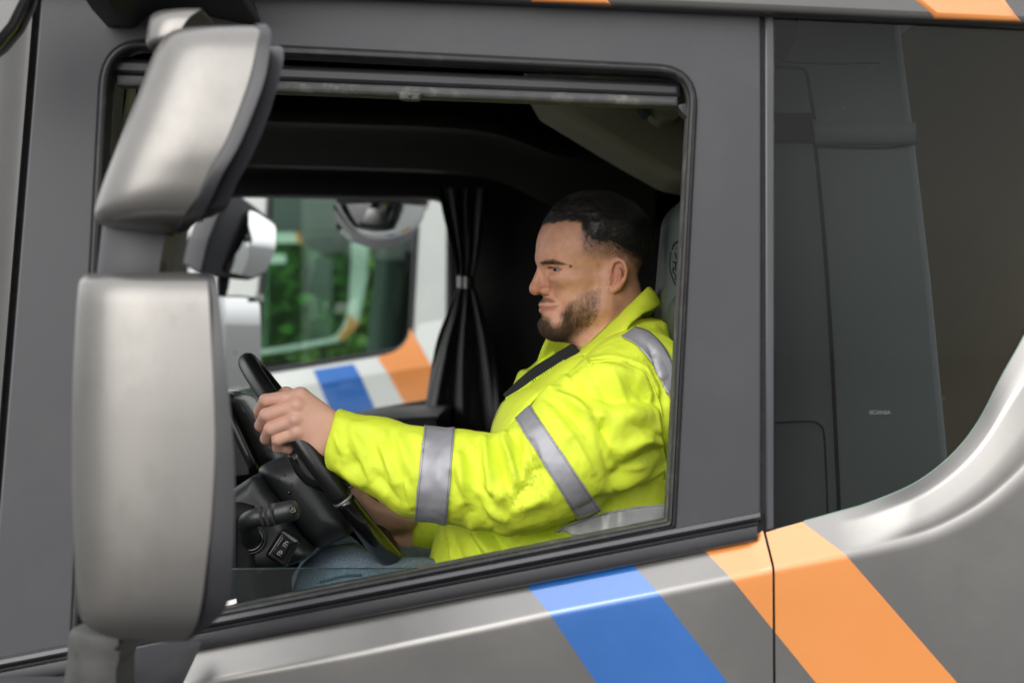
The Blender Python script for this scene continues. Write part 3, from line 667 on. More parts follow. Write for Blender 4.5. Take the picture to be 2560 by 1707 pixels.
dloft('wide_angle_housing', [(126, 672, 684, YM+.05, .05), (132, 668, 700, YM+.05, .08), (150, 664, 709, YM+.05, .092), (200, 656, 703, YM+.05, .098), (306, 620, 671, YM+.05, .10), (400, 574, 631, YM+.05, .10), (470, 540, 592, YM+.05, .095), (528, 510, 566, YM+.05, .085), (547, 510, 530, YM+.05, .05)], M['trimg'], mm, depthpow=5, skew=.55)
dloft('mirror_arm', [(540, 243, 425, YM+.06, .05), (600, 236, 412, YM+.06, .052), (660, 229, 400, YM+.06, .052), (700, 226, 396, YM+.06, .05)], M['grey'], mm, depthpow=2.2)
plate('arm_joint', [(398, 590), (412, 590), (402, 690), (388, 690)], [], YM+.02, .05, M['trim'], mm, .004)
dloft('arm_stub', [(28, 405, 500, YM+.08, .03), (36, 370, 500, YM+.08, .05), (60, 358, 470, YM+.08, .06), (104, 353, 440, YM+.08, .06), (120, 362, 420, YM+.08, .05), (127, 384, 400, YM+.08, .03)], M['silverm'], mm, depthpow=2.6)
lo = [(683, 240, 470, YM, .05), (687, 206, 512, YM, .085), (700, 196, 518, YM, .10), (745, 189, 522, YM, .112), (921, 179, 531, YM, .118), (1100, 175, 537, YM, .12), (1270, 177, 529, YM, .12), (1400, 183, 515, YM, .118), (1490, 189, 503, YM, .113), (1535, 194, 492, YM, .105), (1562, 214, 480, YM, .09), (1585, 262, 462, YM, .07), (1598, 330, 440, YM, .035)]
dloft('main_housing', lo, M['silverm'], mm, depthpow=3.4, skew=.55)
dloft('main_rim', [(684, 491, 520, YM, 0.0812), (690, 498, 534, YM, 0.0936), (712, 502, 543, YM, 0.1031), (883, 512, 562, YM, 0.1165), (1040, 518, 578, YM, 0.1194), (1180, 516, 587, YM, 0.1194), (1361, 502, 583, YM, 0.1165), (1473, 486, 573, YM, 0.1089), (1520, 474, 550, YM, 0.1003), (1560, 456, 505, YM, 0.0859), (1590, 426, 470, YM, 0.0573)], M['trim'], mm, depthpow=7, skew=.55)
# the mirror panes face backwards inside their rims
def pane(name, pts, yc, hd, par):
    A = np.array([P(x-12, y, yc-hd)+np.array((0, hd, 0)) for x, y in pts]); V, Fc = grid([A+np.array((.0012, -hd, 0)), A+np.array((.0012-.55*2*hd, hd, 0))]); return mesh_obj(name, V, Fc, M['mirror'], par)
pane('mirror_glass', [(546, 730), (563, 883), (578, 1040), (587, 1180), (583, 1361), (573, 1470)], YM, .09, mm)
# lower arm and angular foot
dloft('lower_arm', [(1560, 205, 260, YM+.1, .03), (1576, 165, 292, YM+.1, .05), (1600, 153, 300, YM+.1, .055), (1640, 152, 296, YM+.1, .055), (1662, 150, 290, YM+.1, .055), (1720, 140, 290, YM+.1, .055), (1780, 130, 290, YM+.1, .055)], mat('weathered_grey', (.02, .02, .02), .6, var=.15, dirt=(.15, .15, .14, .3)), mm, depthpow=2.2)
plate('arm_hinge', rnd([(190, 1612), (290, 1606), (306, 1622), (296, 1646), (280, 1662), (178, 1656)], 10), [], YM+.06, .06, M['rubber'], mm, .012)
V, Fc = tube([P(292, 1610, YM+.05), P(302, 1614, YM+.05)], .008, 12); mesh_obj('hinge_pin', V, Fc, M['rubber'], mm)
ft = [[(150, 1712, -.30), (310, 1630, -.16), (440, 1604, -.07), (496, 1601, -.05)], [(150, 1730, -.36), (330, 1690, -.24), (440, 1640, -.13), (505, 1606, -.06)], [(150, 1800, -.36), (330, 1790, -.26), (420, 1780, -.16), (452, 1720, -.07)], [(150, 1900, -.34), (330, 1890, -.24), (420, 1860, -.1), (445, 1760, -.04)]]
rows = [spl([P(*q) for q in r], 14) for r in ft]; V, Fc = grid(rows); o = sharp(fixn(mesh_obj('mirror_foot', V, Fc, M['trimg'], mm)), 25)
rows = [[P(x, y, Y) for x in np.linspace(-140, 160, 6)] for y, Y in ((1692, -.02), (1690, -.10), (1720, -.20), (1900, -.2))]; V, Fc = grid(rows); sharp(fixn(mesh_obj('foot_base', V, Fc, M['trimg'], mm)), 25)
# canopy bracket over the mirrors
BO = [(264, 60), (290, 6), (345, -60), (410, -130), (540, -130), (590, -60), (636, 6), (652, 56), (648, 66), (593, 58), (497, 36), (430, 30), (372, 38), (335, 74), (268, 68)]
rows = []
for Y, k, dy in ((.0, 1., 0), (-.10, .99, -10), (-.22, .95, -34), (-.30, .88, -62), (-.33, .74, -92), (-.335, .4, -120), (-.335, .02, -150)):
    A = np.array(rnd(BO, 12), float); c = np.array((455, 10.)); A = c+(A-c)*k+np.array((0, dy)); f0 = (0-YC)/(Y-YC)
    rows.append([np.array((P(x, y, 0)[0], Y, P(x, y, 0)[2])) for x, y in A])
V, Fc = grid(rows, True); sharp(fixn(mesh_obj('mirror_bracket', V, Fc, M['trim'], mm)), 35)

# ------------------------------------------------------------------ passenger side mirrors seen through the far window
pm = bpy.data.objects.new('passenger_mirror', None); COL.objects.link(pm); pm.parent = T
def bulge(name, outline, p0, n, h, m, par, rings=8):
    n = np.asarray(n, float)/np.linalg.norm(n); A = np.array([PP(x, y, p0, n) for x, y in outline]); A = spl(np.vstack([A, A[:1]]), 90)[:-1]; c = A.mean(0); rows = []
    ra = np.linalg.norm(A-c, axis=1).max()
    for t in np.linspace(1, .02, max(rings, 14)): q = c+(A-c)*t; rows.append(q+n*h*(1-(np.linalg.norm(q-c, axis=1)/ra)**2)[:, None])
    V, Fc = grid(rows, True); return mesh_obj(name, V, Fc, m, par)
def solid(name, outline, p0, n, th, m, par, bv=.006, back=None):
    n = np.asarray(n, float)/np.linalg.norm(n); A = np.array([PP(x, y, p0, n) for x, y in outline]); k = len(A)
    c = A.mean(0); Bk = A-n*th
    if back: Bk = c-n*th+(A-c)*back
    V = np.vstack([A, Bk]); Fc = [tuple(range(k)), tuple(range(2*k-1, k-1, -1))]+[(i, k+i, k+(i+1) % k, (i+1) % k) for i in range(k)]
    o = mesh_obj(name, V, Fc, m, par); fixn(o); return sharp(bevel(o, bv), 40)
n1 = (.78, -.62, -.05); p1 = P(630, 610, 2.82)
UG = rnd([(618, 526), (632, 530), (686, 565), (680, 622), (658, 676), (625, 694), (556, 677), (588, 622), (610, 570)], 9)
solid('upper_housing', rnd([(572, 488), (604, 490), (640, 516), (694, 560), (690, 628), (662, 686), (625, 703), (500, 690), (520, 600), (552, 520)], 12), p1, n1, .12, M['trim'], pm, .012, .75)
bulge('mirror_glass', UG, p1+np.array(n1)*.004, n1, .026, M['mirror'], pm)
solid('housing_edge', [(548, 528), (569, 526), (520, 680), (503, 680)], P(540, 600, 2.74), (.3, -1, 0), .02, mat('pale_edge', (.42, .41, .37), .5), pm, .004)
solid('mirror_arm', [(545, 690), (578, 694), (566, 748), (540, 748)], p1-np.array((.0, .02, 0)), (.3, -1, 0), .05, M['trim'], pm, .01)
LR = [(520, 742), (600, 743), (640, 747), (648, 760), (648, 900), (640, 968), (622, 1013), (585, 1037), (545, 1030), (520, 1000)]; LG = rnd(LR, 8)
n2 = (.74, -.67, -.07); p2 = P(600, 880, 2.80)
solid('lower_housing', rnd(offset_poly(LR, 7), 12), p2, n2, .12, M['trim'], pm, .012, .75); bulge('mirror_glass', LG, p2+np.array(n2)*.004, n2, .012, M['mirror'], pm)
solid('mirror_arm', rnd([(636, 735), (655, 735), (655, 754), (640, 752)], 3), p2, (0, -1, 0), .03, M['white'], pm, .004)
KR = [(835, 515), (845, 500), (900, 494), (1000, 494), (1050, 502), (1064, 506), (1056, 546), (1033, 586), (984, 606), (925, 606), (872, 593), (843, 570)]; KG = rnd(KR, 9)
n3 = (.0, -.86, -.50); p3 = P(948, 550, 2.70)
solid('kerb_housing', rnd([(826, 470), (1074, 476), (1062, 508), (840, 506)], 10), P(948, 490, 2.62), (0, -1, .1), .14, M['gloss'], pm, .014)
bulge('mirror_glass', KG, p3, n3, .05, M['mirror'], pm, 16)
solid('kerb_rim', rnd(offset_poly(KR, 5), 12), p3-np.array(n3)*.004, n3, .05, M['gloss'], pm, .008, .6)

# ------------------------------------------------------------------ the two lorries beyond
def far_lorry(label, Y, wr, body, stripes, grey_top, far=None, second=False):
    win = rnd(*wr); ow = lambda d: oring(*wr, d)
    L = thing('lorry', label, 'lorry', 'lorries parked side by side')
    sd = plate('cab_side', body, [win], Y, .05, M['white'], L, .012)
    plate('window_seal', ow(5 if not second else 2), [ow(-9 if not second else -4)], Y-.006, .04, M['trim'], L, .006)
    plate('side_window', ow(2), [], Y+.02, .006, M['nglass'], L, .001)
    for nm, poly, m_, pr, *bv in stripes: plate(nm, poly, [], Y-pr, .02+(pr if not bv else 0), M[m_], sd, bv[0] if bv else .003, tilt=tl_ if bv else None)
    return L
Yn = 4.4
NW = ([(684, 300), (1052, 330), (1042, 578), (1027, 872), (656, 931), (638, 932), (648, 740), (668, 545)], [20, 40, 20, 60, 14, 14, 10, 10])
body = [(470, 150), (1330, 150), (1330, 1500), (470, 1500)]
cr_ = lambda x: 958-(x-797)*.158           # crease
zc = lambda x: np.interp(x, [P(440, 0, Yn)[0], P(1330, 0, Yn)[0]], [P(440, cr_(440), Yn)[2], P(1330, cr_(1330), Yn)[2]])
tl_ = lambda x, z: np.maximum(0, z-zc(x))*.34
st_ = [('flank', [(440, cr_(440)), (1330, cr_(1330)), (1330, 1500), (440, 1500)], 'white', .062, .0015), ('flank_bevel', [(440, 1012), (640, 938), (700, 931), (1020, 880), (1046, 812), (1090, 804), (1330, 790), (1330, cr_(1330)), (440, cr_(440))], 'white', .062, .0015),
       ('blue_stripe', [(781, 925), (882, 909), (902, cr_(902)), (797, cr_(797))], 'blue', .0655, .001), ('blue_stripe', [(797, cr_(797)), (902, cr_(902)), (1010, 1190), (898, 1205)], 'blue', .0655, .001),
       ('orange_stripe', [(942, 894), (985, 879), (1006, 864), (1018, 846), (1024, 820), (1078, cr_(1078)), (969, cr_(969))], 'orange', .0655, .001), ('orange_stripe', [(969, cr_(969)), (1078, cr_(1078)), (1200, 1160), (1102, 1176)], 'orange', .0655, .001)]
N1 = far_lorry('pale grey lorry with blue and orange stripes, directly beyond the driver', Yn, NW, body, st_, None)
plate('rear_seam', [(1116, 520), (1124, 520), (1124, 1200), (1112, 1200)], [], Yn-.004, .02, M['trim'], N1, .003)
def shell(Lr, Y, x0, x1, z0, z1, w, hole):
    d = w
    def bx(n, *a): o = box(n, *a, M['inner'], Lr); return o
    bx('roof', x0, x1, Y, Y+d, z1, z1+.05); bx('floor', x0, x1, Y, Y+d, z0, z0+.05); bx('rear_wall', x1-.05, x1, Y+.05, Y+d, z0, z1)
    plate('opposite_side', [W2(x, z, Y+d) for x, z in ((x0, z1), (x1, z1), (x1, z0), (x0, z0))], [hole], Y+d, .05, M['inner'], Lr, .006)
shell(N1, Yn, -1.7, .8, -1.6, .98, 2.3, rnd([(560, 480), (935, 480), (935, 905), (560, 905)], 18))
rbox('driver_seat', P(980, 720, 5.6), (.14, .45, .7), .06, 'seat', N1, 6, .02)
Y3 = 8.6
TW = ([(640, 560), (870, 560), (876, 640), (868, 780), (846, 838), (700, 866), (640, 872)], [5, 30, 10, 20, 30, 10, 5])
T3 = far_lorry('white lorry farthest away, seen small through both windows of the pale grey one', Y3, TW, [(560, 430), (926, 430), (918, 700), (897, 812), (850, 856), (700, 882), (560, 900)], [
    ('dark_visor', [(560, 425), (850, 425), (850, 576), (560, 576)], 'trimg', .05), ('roof_stripe', [(560, 578), (688, 578), (688, 608), (560, 608)], 'blue', .03), ('roof_stripe', [(688, 578), (736, 578), (744, 608), (688, 608)], 'white', .03),
    ('roof_stripe', [(736, 578), (752, 578), (762, 608), (744, 608)], 'orange', .03), ('corner_stripe', [(873, 785), (899, 810), (852, 855), (846, 840), (866, 815)], 'orange', .03), ('window_bar', [(640, 636), (714, 636), (714, 659), (640, 659)], 'white', .02)], None, second=True)
box('lower_body', -1.5, -.8, Y3+.1, Y3+2.2, -2.0, -.15, M['inner'], T3)
rbox('headrest', P(800, 690, 9.2), (.16, .3, .26), .07, 'black', T3, 8, .02)
bulge('mirror_glass', rnd([(752, 592), (880, 588), (872, 618), (820, 630), (776, 622)], 8), P(815, 606, Y3-.3), (0, -.86, -.5), .05, M['seat'], T3)
solid('mirror_housing', rnd([(748, 582), (884, 578), (880, 600), (752, 600)], 6), P(815, 592, Y3-.3), (0, -1, .1), .12, M['trim'], T3, .01)

# ------------------------------------------------------------------ trees beyond the yard
leafm = [mat('tree_leaves', (.08, .16, .016), .55, var=.45, vscale=3), mat('tree_leaves', (.11, .17, .018), .55, var=.45, vscale=3)]
bark = mat('tree_bark', (.09, .07, .05), .9, var=.3, bump=.5, bscale=30)
def tree(x, y, h, r, label, seed, k):
    rg = np.random.default_rng(seed); t = thing('tree', label, 'tree', 'trees behind the lorries')
    pts = spl([(x, y, 0), (x+.1, y, h*.3), (x-.1, y+.1, h*.6), (x, y, h*.9)], 12); V, Fc = joinm([tube(pts, np.linspace(.18, .04, 12), 10)]+[
        tube(spl([pts[4+i % 5], pts[4+i % 5]+np.array((math.cos(i*2.4)*r*.5, math.sin(i*2.4)*r*.5, h*.14)), pts[4+i % 5]+np.array((math.cos(i*2.4)*r*.9, math.sin(i*2.4)*r*.9, h*.22))], 6), np.linspace(.07, .02, 6), 7) for i in range(9)])
    mesh_obj('trunk', V, Fc, bark, t)
    n = 11000; cl = rg.normal(size=(46, 3)); cl /= np.linalg.norm(cl, axis=1)[:, None]; cl *= rg.uniform(.35, 1, (46, 1))*np.array((r, r, h*.42)); cl += np.array((x, y, h*.55))
    c = cl[rg.integers(0, 46, n)]+rg.normal(size=(n, 3))*r*.2
    u = rg.normal(size=(n, 3)); u /= np.linalg.norm(u, axis=1)[:, None]; w = np.cross(u, rg.normal(size=(n, 3))); w /= np.linalg.norm(w, axis=1)[:, None]
    s = rg.uniform(.035, .075, (n, 1)); V = np.stack([c-u*s, c+w*s*.6, c+u*s, c-w*s*.6], 1).reshape(-1, 3); Q = np.arange(4*n).reshape(-1, 4)
    np_mesh('crown', V, Q, leafm[k], t)
for i, (x, y, h, r, lb) in enumerate(((-2.9, 15.5, 4.6, 1.7, 'bushy mid green tree behind the lorries, left of the other two'), (-1.2, 16.2, 5.4, 1.8, 'tall bright green tree behind the lorries, in the middle of three'), (.8, 15.8, 4.9, 1.7, 'green tree behind the lorries, right of the other two'))):
    tree(x, y, h, r, lb, 20+i, i % 2)
# ------------------------------------------------------------------ the driver
PN = thing('person', 'driver with black hair and short beard, high visibility yellow jacket, hands on steering wheel', 'person')
def skinmat():
    m = mat('skin', (.65, .335, .222), .41, var=.10, vscale=70, bump=.3, bscale=700, spec=.4); t = m.node_tree; N, L = t.nodes, t.links; b = N['Principled BSDF']
    src = b.inputs['Base Color'].links[0].from_socket
    def mixin(src, fac, col):
        mx = N.new('ShaderNodeMix'); mx.data_type = 'RGBA'; L.new(fac, mx.inputs[0]); L.new(src, mx.inputs[6]); mx.inputs[7].default_value = (*col, 1); return mx.outputs[2]
    def at(n): x = N.new('ShaderNodeAttribute'); x.attribute_name = n; return x.outputs['Fac']
    src = mixin(src, at('ruddy'), (.50, .19, .13)); src = mixin(src, at('lip'), (.46, .15, .13)); src = mixin(src, at('hand'), (.70, .415, .32))
    n4 = N.new('ShaderNodeTexNoise'); n4.inputs['Scale'].default_value = 900; tc = N.new('ShaderNodeTexCoord'); L.new(tc.outputs['Object'], n4.inputs[0])
    mr = N.new('ShaderNodeMapRange'); mr.inputs['From Min'].default_value = .35; mr.inputs['From Max'].default_value = .6; mr.inputs['To Min'].default_value = .45; L.new(n4.outputs['Fac'], mr.inputs[0])
    mm_ = N.new('ShaderNodeMath'); mm_.operation = 'MULTIPLY'; L.new(mr.outputs[0], mm_.inputs[0]); L.new(at('stubble'), mm_.inputs[1])
    src = mixin(src, mm_.outputs[0], (.055, .038, .030)); src = mixin(src, at('mole_lash_lipshade'), (.06, .03, .025)); L.new(src, b.inputs['Base Color'])
    b.inputs['Subsurface Weight'].default_value = .18; b.inputs['Subsurface Radius'].default_value = (.010, .004, .002); b.inputs['Subsurface Scale'].default_value = .5
    return m
SK = skinmat()
s_ = .15*.0 + 3.15/FPX
HP = P(1500, 680, .55); PSI = math.radians(9)
Rz = np.array(((math.cos(PSI), -math.sin(PSI), 0), (math.sin(PSI), math.cos(PSI), 0), (0, 0, 1)))
def H(x, y, b=0):                             # observed photo pixel + sideways offset (pixels) -> head space metres
    return np.array(((x-1500-abs(b)*.19)*s_, b*s_, -(y-680)*s_))
q_ = s_
def head_sdf(p):
    sy = np.abs(p[:, 1]); m = p.copy(); m[:, 1] = -sy          # mirrored: every feature written on the near side (b<0)
    d = ell(p, H(1483, 610), np.array((139, 110, 117))*q_)
    d = smin(d, ell(p, H(1425, 640), np.array((82, 92, 85))*q_), 25*q_)
    d = smin(d, ell(p, H(1434, 712), np.array((72, 68, 100))*q_), 26*q_)
    d = smin(d, ell(m, H(1442, 700, -58), np.array((48, 34, 30))*q_), 26*q_)
    d = smin(d, cone(m, H(1392, 808, -16), H(1508, 768, -66), 31*q_, 27*q_), 26*q_)
    d = smin(d, cone(m, H(1508, 768, -66), H(1520, 700, -78), 27*q_, 26*q_), 26*q_)
    d = smin(d, ell(m, H(1455, 755, -48), np.array((48, 36, 45))*q_), 26*q_)
    d = smin(d, ell(p, H(1382, 814), np.array((34, 40, 31))*q_), 18*q_)
    d = smin(d, ell(p, H(1393, 769), np.array((47, 44, 34))*q_), 14*q_)
    d = smin(d, cone(m, H(1360, 649, -10), H(1392, 645, -48), 18*q_, 15*q_), 14*q_)
    d = smin(d, cone(m, H(1392, 645, -48), H(1428, 662, -76), 15*q_, 13*q_), 14*q_)
    # eye sockets, then lids over the eyeball
    d = smax(d, -ell(m, H(1380, 678, -50), np.array((26, 22, 15))*q_), 13*q_)
    d = smin(d, ell(m, H(1402, 699, -52), np.array((28, 22, 12))*q_), 18*q_)
    d = smin(d, np.linalg.norm(m-H(1399, 675, -48), axis=1)-19.5*q_, 6*q_)
    d = smin(d, cone(m, H(1372, 664, -40), H(1408, 668, -64), 5*q_, 5*q_), 6*q_)
    # nose
    d = smin(d, cone(p, H(1356, 662), H(1337.5, 715), 10*q_, 13.5*q_), 9*q_)
    d = smin(d, cone(p, H(1368, 684), H(1366, 722), 15*q_, 20*q_), 10*q_)
    d = smin(d, np.linalg.norm(p-H(1337, 723), axis=1)-16.3*q_, 7*q_)
    d = smin(d, ell(m, H(1363, 727, -20), np.array((16, 10, 11.5))*q_), 5*q_)
    d = smax(d, -ell(m, H(1349, 739, -8), np.array((9, 5, 5.5))*q_), 3*q_)
    d = smax(d, -cone(m, H(1376, 715, -26), H(1381, 738, -31), 3*q_, 2.4*q_), 5*q_)
    d = smax(d, -cone(m, H(1386, 742, -38), H(1402, 760, -43), .8*q_, .6*q_), 9*q_)
    # lips
    d = smin(d, chain(m, [H(1351, 763, 0), H(1360, 763.5, -13), H(1391, 767, -29)], np.array((6.4, 6, 2.6))*q_), 5*q_)
    d = smin(d, chain(m, [H(1353.5, 777, 0), H(1361, 776, -12), H(1388, 770, -27)], np.array((7.8, 7.2, 3))*q_), 5*q_)
    d = smax(d, -chain(m, [H(1344, 769, 0), H(1354, 769.5, -14), H(1380, 768, -26), H(1398, 764, -33)], np.array((2.2, 2., 1.8, 1.4))*q_), 3*q_)
    d = smax(d, -ell(p, H(1346, 791), np.array((9, 22, 6))*q_), 7*q_)
    # eye opening
    d = smax(d, -ell(m, H(1386, 677.5, -62), np.array((15.5, 15, 3.4))*q_, EYER), 1.4*q_)
    # neck
    d = smin(d, cone(p, H(1526, 735), H(1528, 960), 78*q_, 87*q_), 26*q_)
    d = smin(d, cone(p, H(1400, 816), H(1480, 832), 31*q_, 46*q_), 22*q_)
    d = smin(d, cone(m, H(1545, 740, -62), H(1460, 880, -22), 17*q_, 16*q_), 18*q_)
    # ear
    e = ell(m, H(1541, 690, -101), np.array((23, 4.5, 42))*q_, EARR)
    e = smin(e, chain(m, [H(1529, 700, -101), H(1525, 678, -106), H(1531, 661, -108), H(1546, 653, -112), H(1558, 661, -117), H(1563, 681, -118), H(1559, 702, -114), H(1548, 717, -107), H(1534, 727, -101), H(1524, 726, -98)], np.array((4, 4.5, 5, 5, 5.5, 5.5, 5, 6, 8, 7))*q_), 3.5*q_)
    e = smin(e, chain(m, [H(1545, 674, -112), H(1550, 686, -114), H(1546, 704, -110), H(1537, 714, -106)], np.array((3.5, 5.5, 5, 4))*q_), 4*q_)
    e = smin(e, cone(m, H(1521, 700, -101), H(1523, 712, -103), 5*q_, 4.5*q_), 3*q_)
    e = smax(e, -ell(m, H(1533, 700, -114), np.array((10.5, 18, 16))*q_), 3*q_)
    e = smax(e, -chain(m, [H(1535, 672, -114), H(1544, 664, -117), H(1554, 674, -119), H(1556, 694, -116)], np.array((3.2, 3.4, 3.2, 2.8))*q_), 3*q_)
    d = smin(d, e, 6*q_)
    return d
a_ = math.radians(-6); EYER = np.array(((math.cos(a_), 0, math.sin(a_)), (0, 1, 0), (-math.sin(a_), 0, math.cos(a_)))).T
b_ = math.radians(14); EARR = np.array(((math.cos(b_), math.sin(b_), 0), (-math.sin(b_), math.cos(b_), 0), (0, 0, 1)))
lo = np.array((-.145, -.10, -.19)); hi = np.array((.115, .10, .145))
hV, hQ = sdf_mesh(head_sdf, lo, hi, .00165)
hV = smoothv(hV, hQ, 1, .4)
hV = hV@Rz.T+HP
hx, hy = topx(hV)
# ---- hands, wheel grip
def pp(l): return [P(*q) for q in l]
def hand_l(p):
    F4 = [([(752, 990, .350), (664, 1001, .350), (649, 1028, .372), (652, 1047, .388)], (.0125, .0105, .0092, .0080)),
          ([(743, 1014, .338), (666, 1037, .335), (652, 1063, .357), (664, 1077, .374)], (.0130, .0110, .0096, .0082)),
          ([(738, 1048, .335), (676, 1072, .332), (665, 1096, .352), (682, 1106, .367)], (.0125, .0105, .0092, .0080)),
          ([(742, 1080, .338), (694, 1099, .334), (694, 1118, .348), (722, 1124, .360)], (.0112, .0095, .0086, .0078))]
    w = P(838, 1088, .362); d = None
    for (pts, r) in F4:
        f = chain(p, pp(pts), r, .002); d = f if d is None else smin(d, f, .0013)
    pal = None
    for (pts, r), rw, off in zip(F4, (.022, .022, .022, .021), (-18, -4, 14, 30)):
        f = cone(p, P(*pts[0]), w+np.array((0, 0, -off/FPX*3.0)), r[0]+.0015, rw); pal = f if pal is None else smin(pal, f, .012)
    d = smin(d, pal, .006)
    d = smin(d, cone(p, P(800, 1118, .352), P(752, 1096, .350), .020, .014), .012)
    d = smin(d, chain(p, pp([(805, 1040, .39), (760, 1004, .405), (715, 985, .418), (690, 1000, .425)]), (.020, .0145, .0115, .0095), .004), .008)
    for x, y, Y in ((752, 988, .343), (743, 1012, .330), (738, 1047, .327), (742, 1080, .331)): d = smin(d, np.linalg.norm(p-P(x, y, Y), axis=1)-.0085, .006)
    d = smin(d, cone(p, w, P(930, 1110, .37), .027, .033), .01)
    return d
lV, lQ = sdf_mesh(hand_l, P(600, 1180, .29), P(900, 950, .45), .0013); lV = smoothv(lV, lQ, 1, .4)
def hand_r(p):
    d = chain(p, pp([(1012, 1290, .70), (942, 1276, .695), (908, 1248, .705), (886, 1230, .715)]), (.024, .0135, .0118, .0090), .004)
    d = smin(d, ell(p, P(980, 1296, .705), (.040, .022, .026)), .012)
    d = smin(d, cone(p, P(1045, 1322, .745), P(975, 1335, .735), .031, .029), .015)
    d = smin(d, cone(p, P(1010, 1352, .73), P(960, 1345, .73), .022, .018), .012)
    for i, (y0, yy) in enumerate(((1290, .76), (1312, .765), (1332, .76), (1350, .75))):
        d = smin(d, chain(p, pp([(960, y0, yy), (915, y0+4, yy-.005), (900, y0+14, yy-.035), (912, y0+18, yy-.055)]), (.012, .0105, .0095, .008), .003), .004)
    d = smax(d, -cone(p, P(940, 1288, .672), P(1010, 1324, .68), .0012, .0012), .006)
    return smin(d, cone(p, P(1045, 1322, .745), P(1120, 1330, .76), .031, .036), .01)
rV, rQ = sdf_mesh(hand_r, P(860, 1400, .64), P(1080, 1210, .83), .0018); rV = smoothv(rV, rQ, 1, .4)
def under(p):
    d = ell(p, P(1500, 1100, .55), (.11, .15, .13)); d = smin(d, ell(p, P(1440, 1330, .55), (.14, .15, .16)), .05)
    d = smin(d, chain(p, pp([(1600, 985, .39), (1300, 1215, .30), (925, 1110, .37)]), (.05, .045, .032)), .03)
    return smin(d, chain(p, pp([(1590, 985, .70), (1290, 1330, .80), (1110, 1330, .76)]), (.05, .045, .035)), .03)
uV, uQ = sdf_mesh(under, P(880, 1560, .22), P(1750, 880, .90)+np.array((0, 0, 0)), .012)
n0, n1_, n2_ = len(hV), len(lV), len(rV)
V = np.vstack([hV, lV, rV, uV]); Q = np.vstack([hQ, lQ+n0, rQ+n0+n1_, uQ+n0+n1_+n2_])
body_ = np_mesh('body', V, Q, SK, PN)
# ---- skin colours, plus shade painted between the lips: beard shadow, shaved sides, lips, mole, ruddy ears and nose
X, Y_ = topx(V); ishead = np.arange(len(V)) < n0
HAIR = [(1335, 566), (1352, 561), (1372, 556), (1400, 552), (1440, 553), (1457, 555), (1460, 575), (1473, 601), (1519, 604), (1565, 625), (1600, 640), (1660, 650), (1660, 430), (1330, 430)]
FADE = [(1452, 560), (1446, 600), (1452, 640), (1480, 655), (1520, 652), (1560, 645), (1600, 690), (1660, 690), (1660, 560), (1470, 540)]
BEARD = [(1398, 806), (1404, 778), (1420, 757), (1448, 738), (1480, 722), (1503, 716), (1506, 760), (1494, 795), (1468, 824), (1440, 846), (1404, 862), (1350, 862), (1330, 830), (1334, 800), (1345, 787), (1372, 789), (1384, 806)]
MOUS = [(1336, 745), (1362, 743), (1380, 747), (1389, 754), (1382, 755), (1370, 754), (1340, 756)]
sg = lambda d, w: 1/(1+np.exp(-d/w))
st = np.maximum.reduce([.95*sg(polydist(X, Y_, HAIR)-2, 4), .55*sg(polydist(X, Y_, FADE)-8, 7), (.40+.35*np.clip((Y_-775)/60, 0, 1))*sg(polydist(X, Y_, BEARD)-5, 6), .30*sg(polydist(X, Y_, MOUS)-1, 2.2), .35*sg(polydist(X, Y_, [(1480, 640), (1510, 640), (1508, 735), (1490, 735)])-8, 5)])
BROW = [(1349, 656), (1360, 652), (1378, 649.5), (1395, 653.5), (1411, 660.5), (1407, 662), (1390, 658.5), (1372, 657.5), (1352, 660)]
st = np.maximum(st, .62*sg(polydist(X, Y_, BROW), 1.3))
st = np.where(ishead, st, 0)
ear = np.exp(-(((X-1545)/22)**2+((Y_-690)/42)**2)**2)
st = st*(1-np.where(ishead & (hx[0]*0+1 > 0), ear, 0)*.95); attr(body_, 'stubble', st)
nose = np.exp(-((X-1342)/28)**2-((Y_-722)/22)**2)
attr(body_, 'ruddy', np.clip(np.where(ishead, .75*ear+.65*nose+.25*np.exp(-((X-1410)/40)**2-((Y_-705)/18)**2), .38), 0, 1))
attr(body_, 'lip', np.where(ishead & (X < 1394), np.maximum(sg(2.9-segdist(X, Y_, (1340, 765.5), (1391, 767))[0], .8), sg(4.4-segdist(X, Y_, (1342, 775.5), (1384, 771))[0], 1.1)), 0)*.85)
ml = np.zeros(len(V))
for x, y, r in ((1426.5, 665.5, 3.6), (1522, 722, 1.7), (1488, 776, 1.2), (1466, 830, 1.0), (1455, 572, 1.2), (1400, 790, 1.3), (1480, 852, 1)): ml = np.maximum(ml, sg(r-np.hypot(X-x, Y_-y), .5))
lash_lipshade = np.zeros(len(V))
for a0, b0 in (((1371, 671), (1382, 669.5)), ((1382, 669.5), (1398, 672.5)), ((1398, 672.5), (1404, 674.5))): lash_lipshade = np.maximum(lash_lipshade, sg(1.5-segdist(X, Y_, a0, b0)[0], .4)*.9)
attr(body_, 'hand', np.where(ishead, 0, .85+.15*np.array([noise.noise(Vector(v)*60) for v in V])))
MLN = [(1343, 769.5), (1355, 770), (1380, 768), (1397, 764)]
for a0, b0 in zip(MLN[:-1], MLN[1:]): lash_lipshade = np.maximum(lash_lipshade, .55*sg(1.0-segdist(X, Y_, a0, b0)[0], .35))  # shade in the groove between the lips, painted as a dark line
attr(body_, 'mole_lash_lipshade', np.where(ishead, np.maximum(ml, lash_lipshade), 0))
nrm = vnormals(V, Q)
co = np.empty(len(body_.data.vertices)*3); body_.data.vertices.foreach_get('co', co); co = co.reshape(-1, 3)
